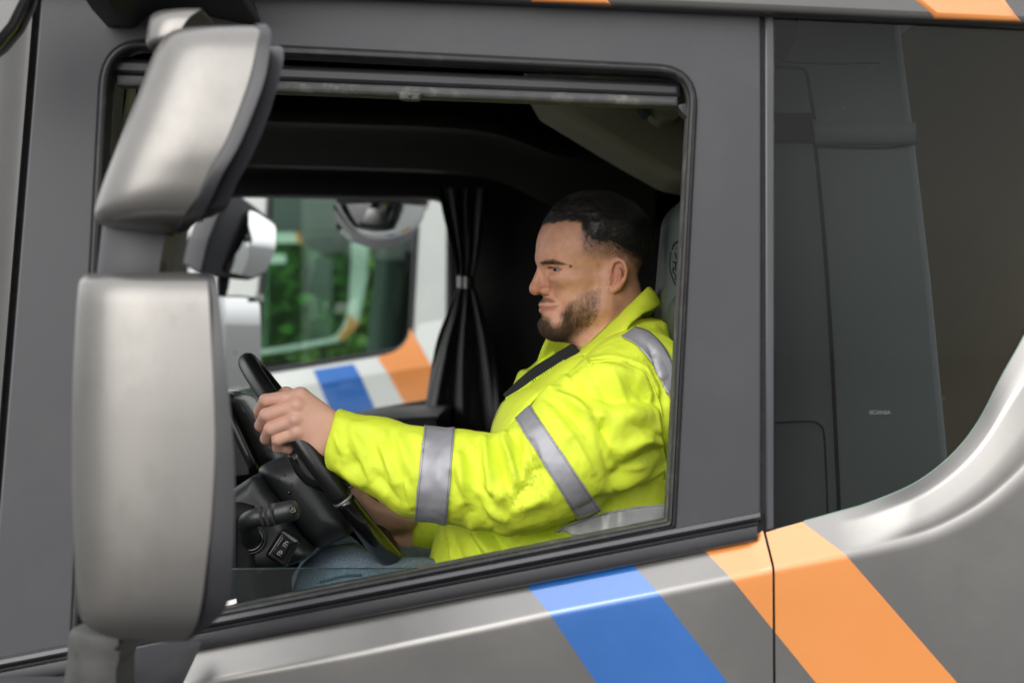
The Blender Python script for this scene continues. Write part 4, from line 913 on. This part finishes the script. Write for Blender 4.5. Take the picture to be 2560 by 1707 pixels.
if len(co) == len(V):
    bm_ = np.where(ishead, np.maximum.reduce([sg(3.4-np.hypot(X-1426.5, Y_-665.5), .8)])*.0016, 0); body_.data.vertices.foreach_set('co', (co+nrm*bm_[:, None]).astype(np.float32).ravel())
# ---- eyes
for sd in (-1, 1):
    c = H(1399, 675, 48*sd)*1.0; c = np.array((H(1399, 675, -48)[0], sd*48*q_, c[2]))
    rows = []
    for th in np.linspace(0, math.pi, 22): rows.append([np.array((-math.cos(th), math.sin(th)*math.cos(f), math.sin(th)*math.sin(f)))*17.6*q_ for f in np.linspace(0, 2*math.pi, 32, endpoint=False)])
    V0, F0 = grid(rows, True); gaze = math.radians(16); Rg = np.array(((math.cos(gaze), -math.sin(gaze), 0), (math.sin(gaze), math.cos(gaze), 0), (0, 0, 1)))
    if sd < 0:
        em = mat('eyeball', (.26, .245, .235), .1, var=.05); ir = mat('iris', (.035, .022, .012), .1, var=.3, vscale=200); pu = mat('pupil', (.003, .003, .003), .08)
    ey = mesh_obj('eye', ((V0@Rg.T+c)@Rz.T)+HP, F0, em, body_)
    for nm, a1, mt, k in (('iris', 33, ir, 1.012), ('pupil', 15, pu, 1.02)):
        rr_ = [[np.array((-math.cos(t), math.sin(t)*math.cos(f), math.sin(t)*math.sin(f)))*17.6*k*q_ for f in np.linspace(0, 2*math.pi, 28, endpoint=False)] for t in np.linspace(.001, math.radians(a1), 6)]
        V1, F1 = grid(rr_, True); mesh_obj(nm, ((V1@Rg.T+c)@Rz.T)+HP, F1, mt, ey)
# ---- hair: a combed-back cap with strands, short beard and brows of single hairs
hm = mat('black_hair', (.007, .006, .0055), .5, var=.4, vscale=300, spec=.6)
bmx_ = mat('brown_beard', (.12, .075, .048), .5, var=.5, vscale=500)
hn = vnormals(hV, hQ); hd_ = polydist(hx, hy, HAIR)+np.array([5*noise.noise(Vector(v)*75)+4*noise.noise(Vector(v)*190) for v in hV])
thick = np.clip((hd_-5)*.34, -2, 13)*q_+np.array([noise.noise(Vector(v)*90) for v in hV])*.0011*np.clip(hd_/20, 0, 1)
nearear = np.exp(-(((hx-1545)/26)**2+((hy-690)/46)**2)**3); thick = np.where(nearear > .3, -.003, thick)
fm = (hd_[hQ] > 0).all(1) & (hV[hQ][:, :, 2].min(1) > P(0, 660, .55)[2])
uid, inv = np.unique(hQ[fm].ravel(), return_inverse=True)
hair = np_mesh('hair', hV[uid]+hn[uid]*thick[uid][:, None], inv.reshape(-1, 4), hm, PN)
def strands(sel, n, dirf, lenf, lift, r0, base, rg, wav=.15, seg=4, sag=.0):
    idx = rg.choice(sel, n); V, F4 = [], []
    p0 = hV[idx]+hn[idx]*base(idx)[:, None]+rg.normal(size=(n, 3))*.0006; N_ = hn[idx]
    d = dirf(idx)+rg.normal(size=(n, 3))*wav; d -= N_*np.sum(d*N_, 1)[:, None]; d /= np.linalg.norm(d, axis=1)[:, None]+1e-9
    L = lenf(idx)*rg.uniform(.6, 1.25, n); w = np.cross(d, N_); rings = []
    for k in range(seg):
        t = k/(seg-1); c = p0+d*(L*t)[:, None]+N_*(L*(lift*t-lift*.75*t*t))[:, None]+w*(rg.normal(size=n)*L*.06*t)[:, None]; r = r0*(1-.75*t)
        rings.append(np.stack([c+(w*math.cos(a)+N_*math.sin(a))*r for a in (0, 2.094, 4.189)], 1))
    A = np.stack(rings, 1); V = A.reshape(-1, 3); b = np.arange(n)*seg*3; Fq = []
    for k in range(seg-1):
        for j in range(3):
            j2 = (j+1) % 3; Fq.append(np.stack([b+k*3+j, b+k*3+j2, b+k*3+3+j2, b+k*3+3+j], 1))
    return V, np.vstack(Fq)
rg = np.random.default_rng(3)
al = np.arange(len(hV)); oke = nearear < .25
top = al[(hd_ > 6) & oke]; low = al[(hd_ > -7) & (hd_ < 18) & oke & (hx > 1452)]; frt = al[(hd_ > -4) & (hd_ < 14) & (hx < 1465)]
def hdir(i): s = np.clip((hy[i]-560)/60, 0, 1)[:, None]; return (1-s)*np.array((1, 0, .10))+s*np.array((.85, 0, -.55))
parts = [strands(top, 8000, hdir, lambda i: np.clip(hd_[i]*.55, 8, 36)*q_, .22, .0003, lambda i: np.maximum(thick[i], 0)*.9, rg, .22),
         strands(frt, 2600, lambda i: np.tile((.75, 0, .75), (len(i), 1)), lambda i: np.full(len(i), 20*q_), .2, .00021, lambda i: np.maximum(thick[i], 0)*.5, rg, .12),
         strands(low, 9000, lambda i: np.tile((.8, 0, -.55), (len(i), 1)), lambda i: np.clip(5+hd_[i]*.5, 4, 13)*q_, .45, .00019, lambda i: np.maximum(thick[i], 0)*.7, rg, .35)]
fd = al[(polydist(hx, hy, FADE) > 6) & (hd_ <= -2) & oke]
if len(fd): parts.append(strands(fd, 5000, lambda i: np.tile((.5, 0, -.8), (len(i), 1)), lambda i: np.clip(7+hd_[i]*.12, 2, 6)*q_, .4, .00012, lambda i: np.zeros(len(i)), rg, .3, 3))
def cat(ps):
    n = 0; A, B = [], []
    for v, f in ps: A.append(v); B.append(f+n); n += len(v)
    return np.vstack(A), np.vstack(B)
v, f = cat(parts); np_mesh('hair_strands', v, f, mat('glossy_hair', (.013, .011, .010), .3, var=.5, vscale=300, spec=.9), hair)
bd = polydist(hx, hy, BEARD); md = polydist(hx, hy, MOUS)
fr2 = lambda i: np.clip((1440-hx[i])/60, 0, 1)[:, None]
bdir = lambda i: (1-fr2(i))*np.array((-.25, 0, -1))+fr2(i)*np.array((-.55, 0, -.8))
v, f = cat([strands(al[(bd > .5)], 8500, bdir, lambda i: np.clip(3+bd[i]*.30+fr2(i)[:, 0]*4, 3, 11)*q_, .42, .00015, lambda i: np.zeros(len(i)), rg, .3, 4),
            strands(al[(bd > 8) & (hx < 1430)], 2600, bdir, lambda i: np.full(len(i), 12*q_), .5, .00019, lambda i: np.zeros(len(i)), rg, .35, 4),
            strands(al[md > -.5], 1300, lambda i: np.tile((.25, 0, -1.), (len(i), 1)), lambda i: np.full(len(i), 4*q_), .35, .00013, lambda i: np.zeros(len(i)), rg, .3, 3)])
np_mesh('beard', v, f, bmx_, PN)
ed = polydist(hx, hy, BROW); yl = ((hV-HP)@Rz)[:, 1]
for sgn in (-1, 1):
    v, f = strands(al[(ed > -.8) & (yl*sgn > 0)], 420, lambda i: np.tile((1, 0, .12), (len(i), 1)), lambda i: np.full(len(i), 9*q_), .2, .00014, lambda i: np.zeros(len(i)), rg, .22, 4)
    np_mesh('eyebrow', v, f, hm, PN)
ls = []
for k in range(16):
    t = k/15; c = H(1373+27*t, 672.5+3.5*t-3*math.sin(t*3.1), -(58+9*t)); c = c@Rz.T+HP; d = np.array((-.8+.9*t, -.5, .25-.2*t)); ls.append(tube([c, c+d*.003, c+d*.0055+np.array((0, 0, .001))], [.00028, .0002, .0001], 5))
V, Fc = joinm(ls); mesh_obj('eyelashes', V, Fc, hm, PN)

# ------------------------------------------------------------------ jacket
def jackmat():
    m = mat('fluorescent_yellow_cloth', (.74, .88, .055), .62, var=.03, bump=.05, bscale=1500, spec=.3); t = m.node_tree; N, L = t.nodes, t.links; b = N['Principled BSDF']
    src = b.inputs['Base Color'].links[0].from_socket; tc = N.new('ShaderNodeTexCoord')
    n = N.new('ShaderNodeTexNoise'); n.inputs['Scale'].default_value = 38; n.inputs['Detail'].default_value = 10; n.inputs['Roughness'].default_value = .75; n.inputs['Distortion'].default_value = 2.6; L.new(tc.outputs['Object'], n.inputs[0])
    mr = N.new('ShaderNodeMapRange'); mr.inputs['From Min'].default_value = .50; mr.inputs['From Max'].default_value = .72; L.new(n.outputs['Fac'], mr.inputs[0])
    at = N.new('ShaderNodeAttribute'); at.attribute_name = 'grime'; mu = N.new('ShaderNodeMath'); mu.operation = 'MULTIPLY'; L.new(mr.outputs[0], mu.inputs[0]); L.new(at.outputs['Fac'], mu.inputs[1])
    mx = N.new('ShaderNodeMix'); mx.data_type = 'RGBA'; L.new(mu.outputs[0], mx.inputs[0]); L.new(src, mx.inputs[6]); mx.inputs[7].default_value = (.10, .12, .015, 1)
    a2 = N.new('ShaderNodeAttribute'); a2.attribute_name = 'stitch'; m2 = N.new('ShaderNodeMix'); m2.data_type = 'RGBA'; L.new(a2.outputs['Fac'], m2.inputs[0]); L.new(mx.outputs[2], m2.inputs[6]); m2.inputs[7].default_value = (.38, .42, .01, 1)
    L.new(m2.outputs[2], b.inputs['Base Color'])
    # fine crinkle
    n2 = N.new('ShaderNodeTexNoise'); n2.inputs['Scale'].default_value = 26; n2.inputs['Detail'].default_value = 5; n2.inputs['Distortion'].default_value = .6; L.new(tc.outputs['Object'], n2.inputs[0])
    bp = N.new('ShaderNodeBump'); bp.inputs['Strength'].default_value = .35; bp.inputs['Distance'].default_value = .008; L.new(n2.outputs['Fac'], bp.inputs['Height'])
    n3 = N.new('ShaderNodeTexNoise'); n3.noise_type = 'RIDGED_MULTIFRACTAL'; n3.inputs['Scale'].default_value = 7; n3.inputs['Detail'].default_value = 3.5; n3.inputs['Roughness'].default_value = .55; n3.inputs['Distortion'].default_value = .5; L.new(tc.outputs['Object'], n3.inputs[0])
    b3 = N.new('ShaderNodeBump'); b3.inputs['Strength'].default_value = .55; b3.inputs['Distance'].default_value = .006; L.new(n3.outputs['Fac'], b3.inputs['Height']); L.new(b3.outputs[0], bp.inputs['Normal'])
    old = b.inputs['Normal'].links[0].from_node; L.new(bp.outputs[0], old.inputs['Normal'])
    return m
JM = jackmat()
def tape(name, *a, **k):
    m = mat(name, *a, **k); N, L = m.node_tree.nodes, m.node_tree.links; b = N['Principled BSDF']; src = b.inputs['Base Color'].links[0].from_socket
    at = N.new('ShaderNodeAttribute'); at.attribute_name = 'band_edge'
    cmp_ = N.new('ShaderNodeMath'); cmp_.operation = 'COMPARE'; cmp_.inputs[1].default_value = .0030; cmp_.inputs[2].default_value = .00055; L.new(at.outputs['Fac'], cmp_.inputs[0])
    mx = N.new('ShaderNodeMix'); mx.data_type = 'RGBA'; ml = N.new('ShaderNodeMath'); ml.operation = 'MULTIPLY'; ml.inputs[1].default_value = .75; L.new(cmp_.outputs[0], ml.inputs[0]); L.new(ml.outputs[0], mx.inputs[0]); L.new(src, mx.inputs[6]); mx.inputs[7].default_value = (.11, .11, .13, 1); L.new(mx.outputs[2], b.inputs['Base Color']); return m
RB = tape('reflective_tape', (.36, .36, .39), .5, .3, var=.05, vscale=20, bump=.06, bscale=1800)
LV = np.array([(798, 1600, 1652, .07), (806, 1566, 1664, .115), (818, 1520, 1672, .145), (850, 1476, 1682, .172), (885, 1432, 1688, .190), (920, 1384, 1692, .203), (980, 1306, 1698, .213), (1060, 1246, 1702, .218), (1150, 1218, 1700, .22), (1240, 1150, 1694, .22), (1301, 1100, 1690, .225), (1360, 1082, 1690, .228), (1420, 1068, 1690, .23), (1540, 1060, 1690, .23)], float)
SLV = [((1596, 985, .375), .100), ((1485, 1083, .318), .098), ((1392, 1155, .288), .0905), ((1292, 1212, .275), .077), ((1150, 1192, .292), .0715), ((1050, 1180, .312), .0690), ((940, 1135, .338), .0575), ((826, 1096, .358), .0465), ((790, 1084, .366), .0450)]
CUF = P(826, 1096, .358); CN = np.array((-.985, -.0, .17))
def jacket(p):
    py = 853.5-(p[:, 2]-ZC)*FPX/3.15; px = 1280+p[:, 0]*FPX/3.15
    xf = np.interp(py, LV[:, 0], LV[:, 1]); xb = np.interp(py, LV[:, 0], LV[:, 2]); ry = np.interp(py, LV[:, 0], LV[:, 3])
    rx = (xb-xf)/2; dx = np.abs(px-(xf+xb)/2)/rx; dy = np.abs(p[:, 1]-.55)/ry
    k = (dx**2.4+dy**2.4)**(1/2.4); d = (k-1)*np.minimum(rx*3.15/FPX, ry)*.85
    d = smax(d, (798-py)*3.15/FPX, .012); d = smax(d, (py-1540)*3.15/FPX, .01)
    s = chain(p, [P(*q) for q, r in SLV], [r for q, r in SLV], .012)
    s = smax(s, (p-CUF)@CN, .010); s = smax(s, -ell(p, CUF+CN*.006, (.020, .036, .040)), .004)
    d = smin(d, s, .022)
    f = chain(p, pp([(1560, 1000, .70), (1330, 1300, .80), (1190, 1335, .80), (1060, 1324, .762), (1010, 1322, .752)]), (.095, .078, .066, .052, .048), .01)
    f = smax(f, (p-P(1022, 1322, .76))@np.array((-1, -.12, 0)), .012)
    return smin(d, f, .015)
jV, jQ = sdf_mesh(jacket, P(780, 1560, .13), np.array((P(1760, 780, .13)[0]+.02, .93, P(1700, 770, .4)[2])), .0038)
jV = smoothv(jV, jQ, 2, .5); jn = vnormals(jV, jQ); jx, jy = topx(jV)
STK = [
 (1205, 1092, 1150, 1130, 9, -3), (1222, 1092, 1236, 1160, 7, -4), (1250, 1096, 1275, 1150, 7, 4), (1276, 1085, 1310, 1130, 8, -4), (1330, 1110, 1345, 1160, 9, 4), (1345, 1150, 1365, 1215, 8, -4), (1200, 1215, 1228, 1245, 8, -4), (1252, 1215, 1262, 1238, 7, 4),
 (870, 1120, 895, 1170, 8, -3), (905, 1150, 925, 1195, 8, 3), (945, 1195, 990, 1250, 9, -4), (975, 1080, 990, 1130, 8, -3), (1010, 1205, 1030, 1262, 8, 3), (838, 1080, 862, 1150, 8, 3), (850, 1170, 905, 1212, 9, 3),
 (1410, 1010, 1470, 1090, 9, -4), (1430, 1090, 1480, 1180, 9, 3), (1500, 1100, 1540, 1240, 10, -3), (1560, 1180, 1620, 1160, 8, 4), (1580, 1060, 1650, 1090, 9, -4), (1600, 1100, 1655, 1110, 8, 3), (1570, 960, 1640, 1010, 9, -4), (1480, 940, 1540, 1000, 10, -4), (1530, 950, 1570, 990, 8, 4),
 (1310, 960, 1370, 975, 7, -3), (1350, 985, 1420, 960, 8, 4), (1180, 1345, 1200, 1400, 7, -5), (1255, 1350, 1275, 1400, 7, -6), (1120, 1320, 1135, 1400, 7, 4), (1300, 1350, 1380, 1358, 7, -4), # x0 y0 x1 y1 width amp(mm)
 (880, 1075, 906, 1135, 13, 4), (926, 1092, 962, 1185, 15, -5), (952, 1118, 988, 1205, 14, 5), (985, 1150, 1012, 1255, 12, -4), (1003, 1105, 1032, 1190, 14, 4), (856, 1138, 930, 1205, 13, -4), (850, 1050, 930, 1070, 14, 3),
 (900, 1180, 960, 1235, 14, 4), (1040, 1090, 1060, 1100, 14, 3),
 (1212, 1098, 1228, 1222, 13, 8), (1240, 1105, 1264, 1208, 12, -8), (1264, 1088, 1288, 1200, 13, 8), (1290, 1100, 1302, 1192, 12, -7), (1306, 1118, 1312, 1205, 12, 5), (1166, 1120, 1184, 1210, 14, -7), (1148, 1140, 1158, 1255, 15, 6), (1194, 1100, 1204, 1200, 11, -5),
 (1130, 1190, 1172, 1285, 12, -5), (1240, 1232, 1264, 1250, 18, 5), (1178, 1232, 1218, 1305, 13, -5), (1215, 1270, 1262, 1300, 14, 4), (1292, 1272, 1365, 1240, 18, 5), (1335, 1175, 1290, 1255, 12, -5), (1350, 1200, 1390, 1290, 16, 4),
 (1385, 985, 1500, 1042, 17, 10), (1445, 965, 1506, 1072, 12, -8), (1390, 962, 1640, 1004, 20, -8), (1470, 928, 1592, 946, 24, 9), (1506, 1052, 1522, 1105, 9, -6), (1560, 1035, 1615, 1030, 28, 6), (1350, 1000, 1420, 1090, 18, 5), (1380, 930, 1450, 955, 14, 5), (1400, 912, 1436, 950, 8, -4),
 (1540, 1192, 1645, 1130, 15, -8), (1528, 1232, 1655, 1165, 14, 6), (1450, 1275, 1600, 1216, 12, -6), (1560, 1130, 1640, 1080, 16, 5), (1530, 1120, 1560, 1180, 14, -4),
 (1655, 950, 1672, 1150, 7, -4), (1640, 900, 1690, 1060, 7, 3), (1620, 860, 1640, 930, 9, -3), (1600, 840, 1660, 900, 10, 3),
 (1130, 1350, 1160, 1420, 12, -5), (1180, 1320, 1240, 1400, 13, 6), (1230, 1330, 1260, 1390, 9, -6), (1290, 1340, 1400, 1330, 10, -5), (1320, 1360, 1420, 1345, 12, 5)]
w_ = np.clip(-jn[:, 1]*1.6+.25, 0, 1)*(jV[:, 1] < .5)
disp = np.zeros(len(jV))
for x0, y0, x1, y1, wd, am in STK:
    d, t = segdist(jx, jy, (x0, y0), (x1, y1)); disp += .0020*am*(np.exp(-(d/wd)**2) if am > 0 else np.exp(-np.abs(d/wd)**1.35))*w_*(.55+.45*np.sin(np.pi*np.clip(t, .05, .95)))
SEAM = [(1478, 906), (1520, 902), (1560, 906), (1609, 926), (1638, 978), (1654, 1038), (1664, 1110), (1667, 1150), (1661, 1196)]
sdist = np.full(len(jV), 1e3)
for a0, b0 in zip(SEAM[:-1], SEAM[1:]): sdist = np.minimum(sdist, segdist(jx, jy, a0, b0)[0])
disp += w_*(-.0028*np.exp(-(sdist/4)**2)+.0022*np.exp(-((sdist-9)/6)**2))
for i, v in enumerate(jV):
    q = Vector(v); disp[i] += .0028*noise.noise(q*17+Vector((3, 1, 7)))+.0016*noise.noise(q*41)+.0010*abs(noise.noise(q*70))
jV = jV+jn*disp[:, None]
jk = np_mesh('jacket', jV, jQ, JM, PN)
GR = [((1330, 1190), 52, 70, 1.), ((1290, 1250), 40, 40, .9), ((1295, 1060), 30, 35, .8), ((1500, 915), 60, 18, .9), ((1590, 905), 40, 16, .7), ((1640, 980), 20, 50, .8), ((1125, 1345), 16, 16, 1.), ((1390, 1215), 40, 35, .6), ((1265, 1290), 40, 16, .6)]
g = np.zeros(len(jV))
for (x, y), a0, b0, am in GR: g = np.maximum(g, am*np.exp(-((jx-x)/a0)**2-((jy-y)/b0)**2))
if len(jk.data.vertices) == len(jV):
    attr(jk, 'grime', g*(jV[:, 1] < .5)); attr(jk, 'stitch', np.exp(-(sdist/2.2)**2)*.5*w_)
jt = BVHTree.FromPolygons([Vector(v) for v in jV], [tuple(map(int, q)) for q in jQ])
q = [on(jt, *u, .0006) for u in spl([(x, y, 0) for x, y in SEAM], 60)[:, :2]]; q = [z for z in q if z is not None]
V, Fc = tube(q, .0014, 7); mesh_obj('shoulder_piping', V, Fc, JM, jk)
def armband(name, l0, l1, r0, r1, Ymax, dmax):
    bm = bmesh.new(); bm.from_mesh(jk.data)
    kill = [f for f in bm.faces if f.calc_center_median().y > Ymax]; bmesh.ops.delete(bm, geom=kill, context='FACES')
    planes = []
    for (p, q), keep_right in (((l0, l1), True), ((r0, r1), False)):
        A, B = P(*p, .25), P(*q, .25); nn = np.cross(B-A, np.array(A)-np.array((0, YC, ZC))); nn /= np.linalg.norm(nn)
        if (nn[0] > 0) != keep_right: nn = -nn
        bmesh.ops.bisect_plane(bm, geom=bm.faces[:]+bm.edges[:]+bm.verts[:], plane_co=Vector(A), plane_no=Vector(nn), clear_inner=True, dist=1e-6); planes.append((A, nn))
    bm.verts.ensure_lookup_table()
    pl = []
    cs = np.array([v.co for v in bm.verts]); cd_ = chain(cs, [P(*q) for q, r in SLV], [r for q, r in SLV])
    bmesh.ops.delete(bm, geom=[v for v, c in zip(bm.verts, cd_) if c > dmax], context='VERTS')
    bm.normal_update()
    bmesh.ops.remove_doubles(bm, verts=bm.verts, dist=.0009)
    bm.normal_update()
    for v in bm.verts: v.co += v.normal*.0026
    me = bpy.data.meshes.new(name); bm.to_mesh(me); bm.free(); o = link(name, me, RB, jk)
    cs = np.array([v.co for v in me.vertices]); attr(o, 'band_edge', np.min([np.abs((cs-A)@n_) for A, n_ in planes], axis=0))
    md_ = o.modifiers.new('Solidify', 'SOLIDIFY'); md_.thickness = .0022; md_.offset = -1; return o
armband('reflective_band', (1061, 1064), (1038, 1275), (1137, 1076), (1117, 1308), .47, .03)
armband('reflective_band', (1286, 1043), (1441, 1292), (1324, 1010), (1508, 1284), .45, .02)
def sheet(name, ea, eb, m, par, off=.002, n=36, k=8, th=.002, amp=.3):
    a0 = spl([(x, y, 0) for x, y in ea], n)[:, :2]; b0 = spl([(x, y, 0) for x, y in eb], n)[:, :2]; rows = []
    for t in np.linspace(0, 1, k):
        r = []
        for u, w in zip(a0, b0):
            q = on(jt, *(u*(1-t)+w*t), off); r.append(q)
        rows.append(r)
    last = None
    for r in rows:
        for i in range(len(r)):
            if r[i] is None: r[i] = r[i-1] if i and r[i-1] is not None else (last if last is not None else P(*(a0[i]), .4))
            last = r[i]
    rows = [[q+np.array((0, amp*-.0025*math.sin(i*.55+j*.25+2*math.sin(i*.21))-amp*.002*noise.noise(Vector(q)*60), 0)) for i, q in enumerate(r)] for j, r in enumerate(rows)]
    V, Fc = grid(rows); o = fixn(mesh_obj(name, V, Fc, m, par)); md_ = o.modifiers.new('Solidify', 'SOLIDIFY'); md_.thickness = th; md_.offset = 0
    R3 = np.array(rows); wd = np.linalg.norm(R3[-1]-R3[0], axis=1); tt = np.linspace(0, 1, len(rows)); attr(o, 'band_edge', (np.minimum(tt, 1-tt)[:, None]*wd[None]).ravel()); return o
sheet('reflective_band', [(1556, 848), (1590, 868), (1625, 912), (1655, 960), (1680, 1005)], [(1590, 824), (1628, 842), (1660, 880), (1680, 925), (1692, 965)], RB, jk, .0055, 40, 10)
sheet('reflective_band', [(1386, 1324), (1430, 1303), (1500, 1284), (1572, 1268), (1690, 1255)], [(1398, 1328), (1440, 1340), (1500, 1346), (1572, 1338), (1690, 1330)], tape('lit_waist_tape', (.62, .63, .63), .5, .2, var=.08, vscale=30), jk, .004, 60, 9, .002, 1.)  # worn tape; light from above is put into its brighter base colour
def thick_(o, t=.003):
    md_ = o.modifiers.new('Solidify', 'SOLIDIFY'); md_.thickness = t; md_.offset = 0; return o
def loft3(name, A, B, m, par, n=50, k=7, bulge=.006, bn=(0, -1, .3), th=.003, nz=.0015):
    a0 = spl([P(*q) for q in A], n); b0 = spl([P(*q) for q in B], n); bn = np.array(bn, float)
    rows = [a0*(1-t)+b0*t+bn*bulge*math.sin(t*math.pi)+np.array([(0, nz*noise.noise(Vector(p)*30), nz*noise.noise(Vector(p)*34+Vector((5, 5, 5)))) for p in (a0*(1-t)+b0*t)]) for t in np.linspace(0, 1, k)]
    V, Fc = grid(rows); o = fixn(mesh_obj(name, V, Fc, m, par)); return thick_(o, th)
loft3('collar', [(1438, 891, .436), (1468, 864, .438), (1500, 833, .445), (1560, 776, .462), (1600, 738, .487), (1620, 720, .52), (1628, 723, .555), (1612, 732, .605), (1540, 792, .645), (1450, 853, .655), (1402, 856, .655), (1367, 844, .645)],
      [(1408, 907, .428), (1470, 902, .382), (1530, 876, .362), (1560, 848, .362), (1570, 815, .385), (1606, 786, .425), (1648, 766, .49), (1656, 772, .56), (1640, 780, .64), (1545, 845, .70), (1440, 905, .69), (1343, 904, .655)], JM, jk, 70, 9, .008)
loft3('front_flap', [(1440, 890, .432), (1406, 906, .432), (1340, 952, .448), (1269, 996, .478), (1249, 1018, .485), (1233, 1057, .485), (1226, 1088, .475)],
      [(1475, 902, .385), (1445, 918, .372), (1395, 962, .345), (1345, 988, .325), (1312, 1026, .315), (1290, 1052, .31), (1262, 1092, .30)], JM, jk, 44, 8, .012)
loft3('front_flap', [(1368, 872, .665), (1343, 903, .662), (1320, 922, .655), (1299, 930, .64), (1285, 962, .615), (1270, 996, .575)],
      [(1392, 880, .65), (1376, 906, .64), (1346, 932, .62), (1322, 938, .605), (1300, 972, .585), (1276, 1002, .555)], JM, jk, 30, 5, .003)
def zipm(name, pts, n, sz):
    q = spl([P(*p) for p in pts], n); T_ = np.gradient(q, axis=0); prt = []
    for i in range(n):
        t = T_[i]/np.linalg.norm(T_[i]); u = np.array((t[2], 0, -t[0])); u /= np.linalg.norm(u); R = np.stack([t, np.cross(t, u), u], 1)
        prt.append(boxm(q[i]-u*sz*.5, (sz*.55, sz*.9, sz*1.5), R))
    V, Fc = joinm(prt); o = mesh_obj(name, V, Fc, JM, jk, False); return bevel(o, sz*.12, 1)
zipm('zip_teeth', [(1409, 901, .424), (1339, 946, .440), (1304, 971, .453), (1266, 994, .470)], 30, .0040)
zipm('zip_teeth', [(1299, 930, .638), (1285, 962, .613), (1270, 994, .575)], 14, .0036)
shm = mat('black_fleece', (.014, .014, .015), .8, var=.2, bump=.2, bscale=600)
loft3('shirt', [(1452, 880, .45), (1408, 908, .444), (1340, 955, .458), (1268, 1000, .50)], [(1437, 862, .63), (1372, 900, .65), (1318, 936, .625), (1272, 996, .57)], shm, PN, 30, 9, .012, (-.6, 0, .6), .002)
V, Fc = tube([P(1333, 927, .56), P(1332, 926, .555)], [.0042, .003], 14); mesh_obj('snap_button', V, Fc, M['strap'], jk)
# ribbed black cuffs inside the sleeve ends
def cuff(c0, c1, r0, r1, fl=1.0):
    c0, c1 = np.array(c0), np.array(c1); n = 96; rows = []
    ax = (c1-c0)/np.linalg.norm(c1-c0); u = np.cross(ax, (0, 1, 0)); u /= np.linalg.norm(u); w = np.cross(ax, u)
    for t in (0, .1, .5, .9, 1):
        rows.append([c0+(c1-c0)*t+((r0+(r1-r0)*t)*(1+.012*(k % 2))*(.97 if t in (0, 1) else 1))*(u*math.cos(2*math.pi*k/n)*fl+w*math.sin(2*math.pi*k/n)) for k in range(n)])
    V, Fc = grid(rows, True); return mesh_obj('ribbed_cuff', V, Fc, shm, jk)
cuff(P(1008, 1322, .742), P(1034, 1324, .752), .0365, .040); cuff(P(826, 1092, .362), P(850, 1098, .362), .033, .036)
# ---- jeans
den = mat('blue_denim', (.20, .265, .33), .9, var=.45, vscale=420, bump=.9, bscale=900, dirt=(.19, .25, .28, .5), dscale=11)
def jeans(p):
    d = chain(p, pp([(1400, 1650, .46), (1120, 1560, .475), (868, 1494, .475), (815, 1800, .48)]), (.12, .100, .084, .065), .02)
    d = np.minimum(d, chain(p, pp([(1400, 1560, .68), (1120, 1525, .69), (865, 1468, .69), (790, 1800, .70)]), (.12, .10, .086, .065), .02))
    return smin(d, ell(p, P(1500, 1540, .55), (.16, .2, .12)), .03)
dV, dQ = sdf_mesh(jeans, P(540, 1750, .24), P(1700, 1300, .88), .007); dn = vnormals(dV, dQ)
dV = dV+dn*np.array([.007*noise.noise(Vector((v[0]*10, v[1]*22, v[2]*22)))+.0035*noise.noise(Vector(v)*45) for v in dV])[:, None]
jn_ = np_mesh('jeans', dV, dQ, den, PN)
V, Fc = tube(spl([P(800, 1455, .305), P(860, 1440, .300), P(905, 1437, .300)], 14), .0022, 6); mesh_obj('pocket_seam', V, Fc, mat('dark_denim_seam', (.03, .06, .08), .9), jn_)
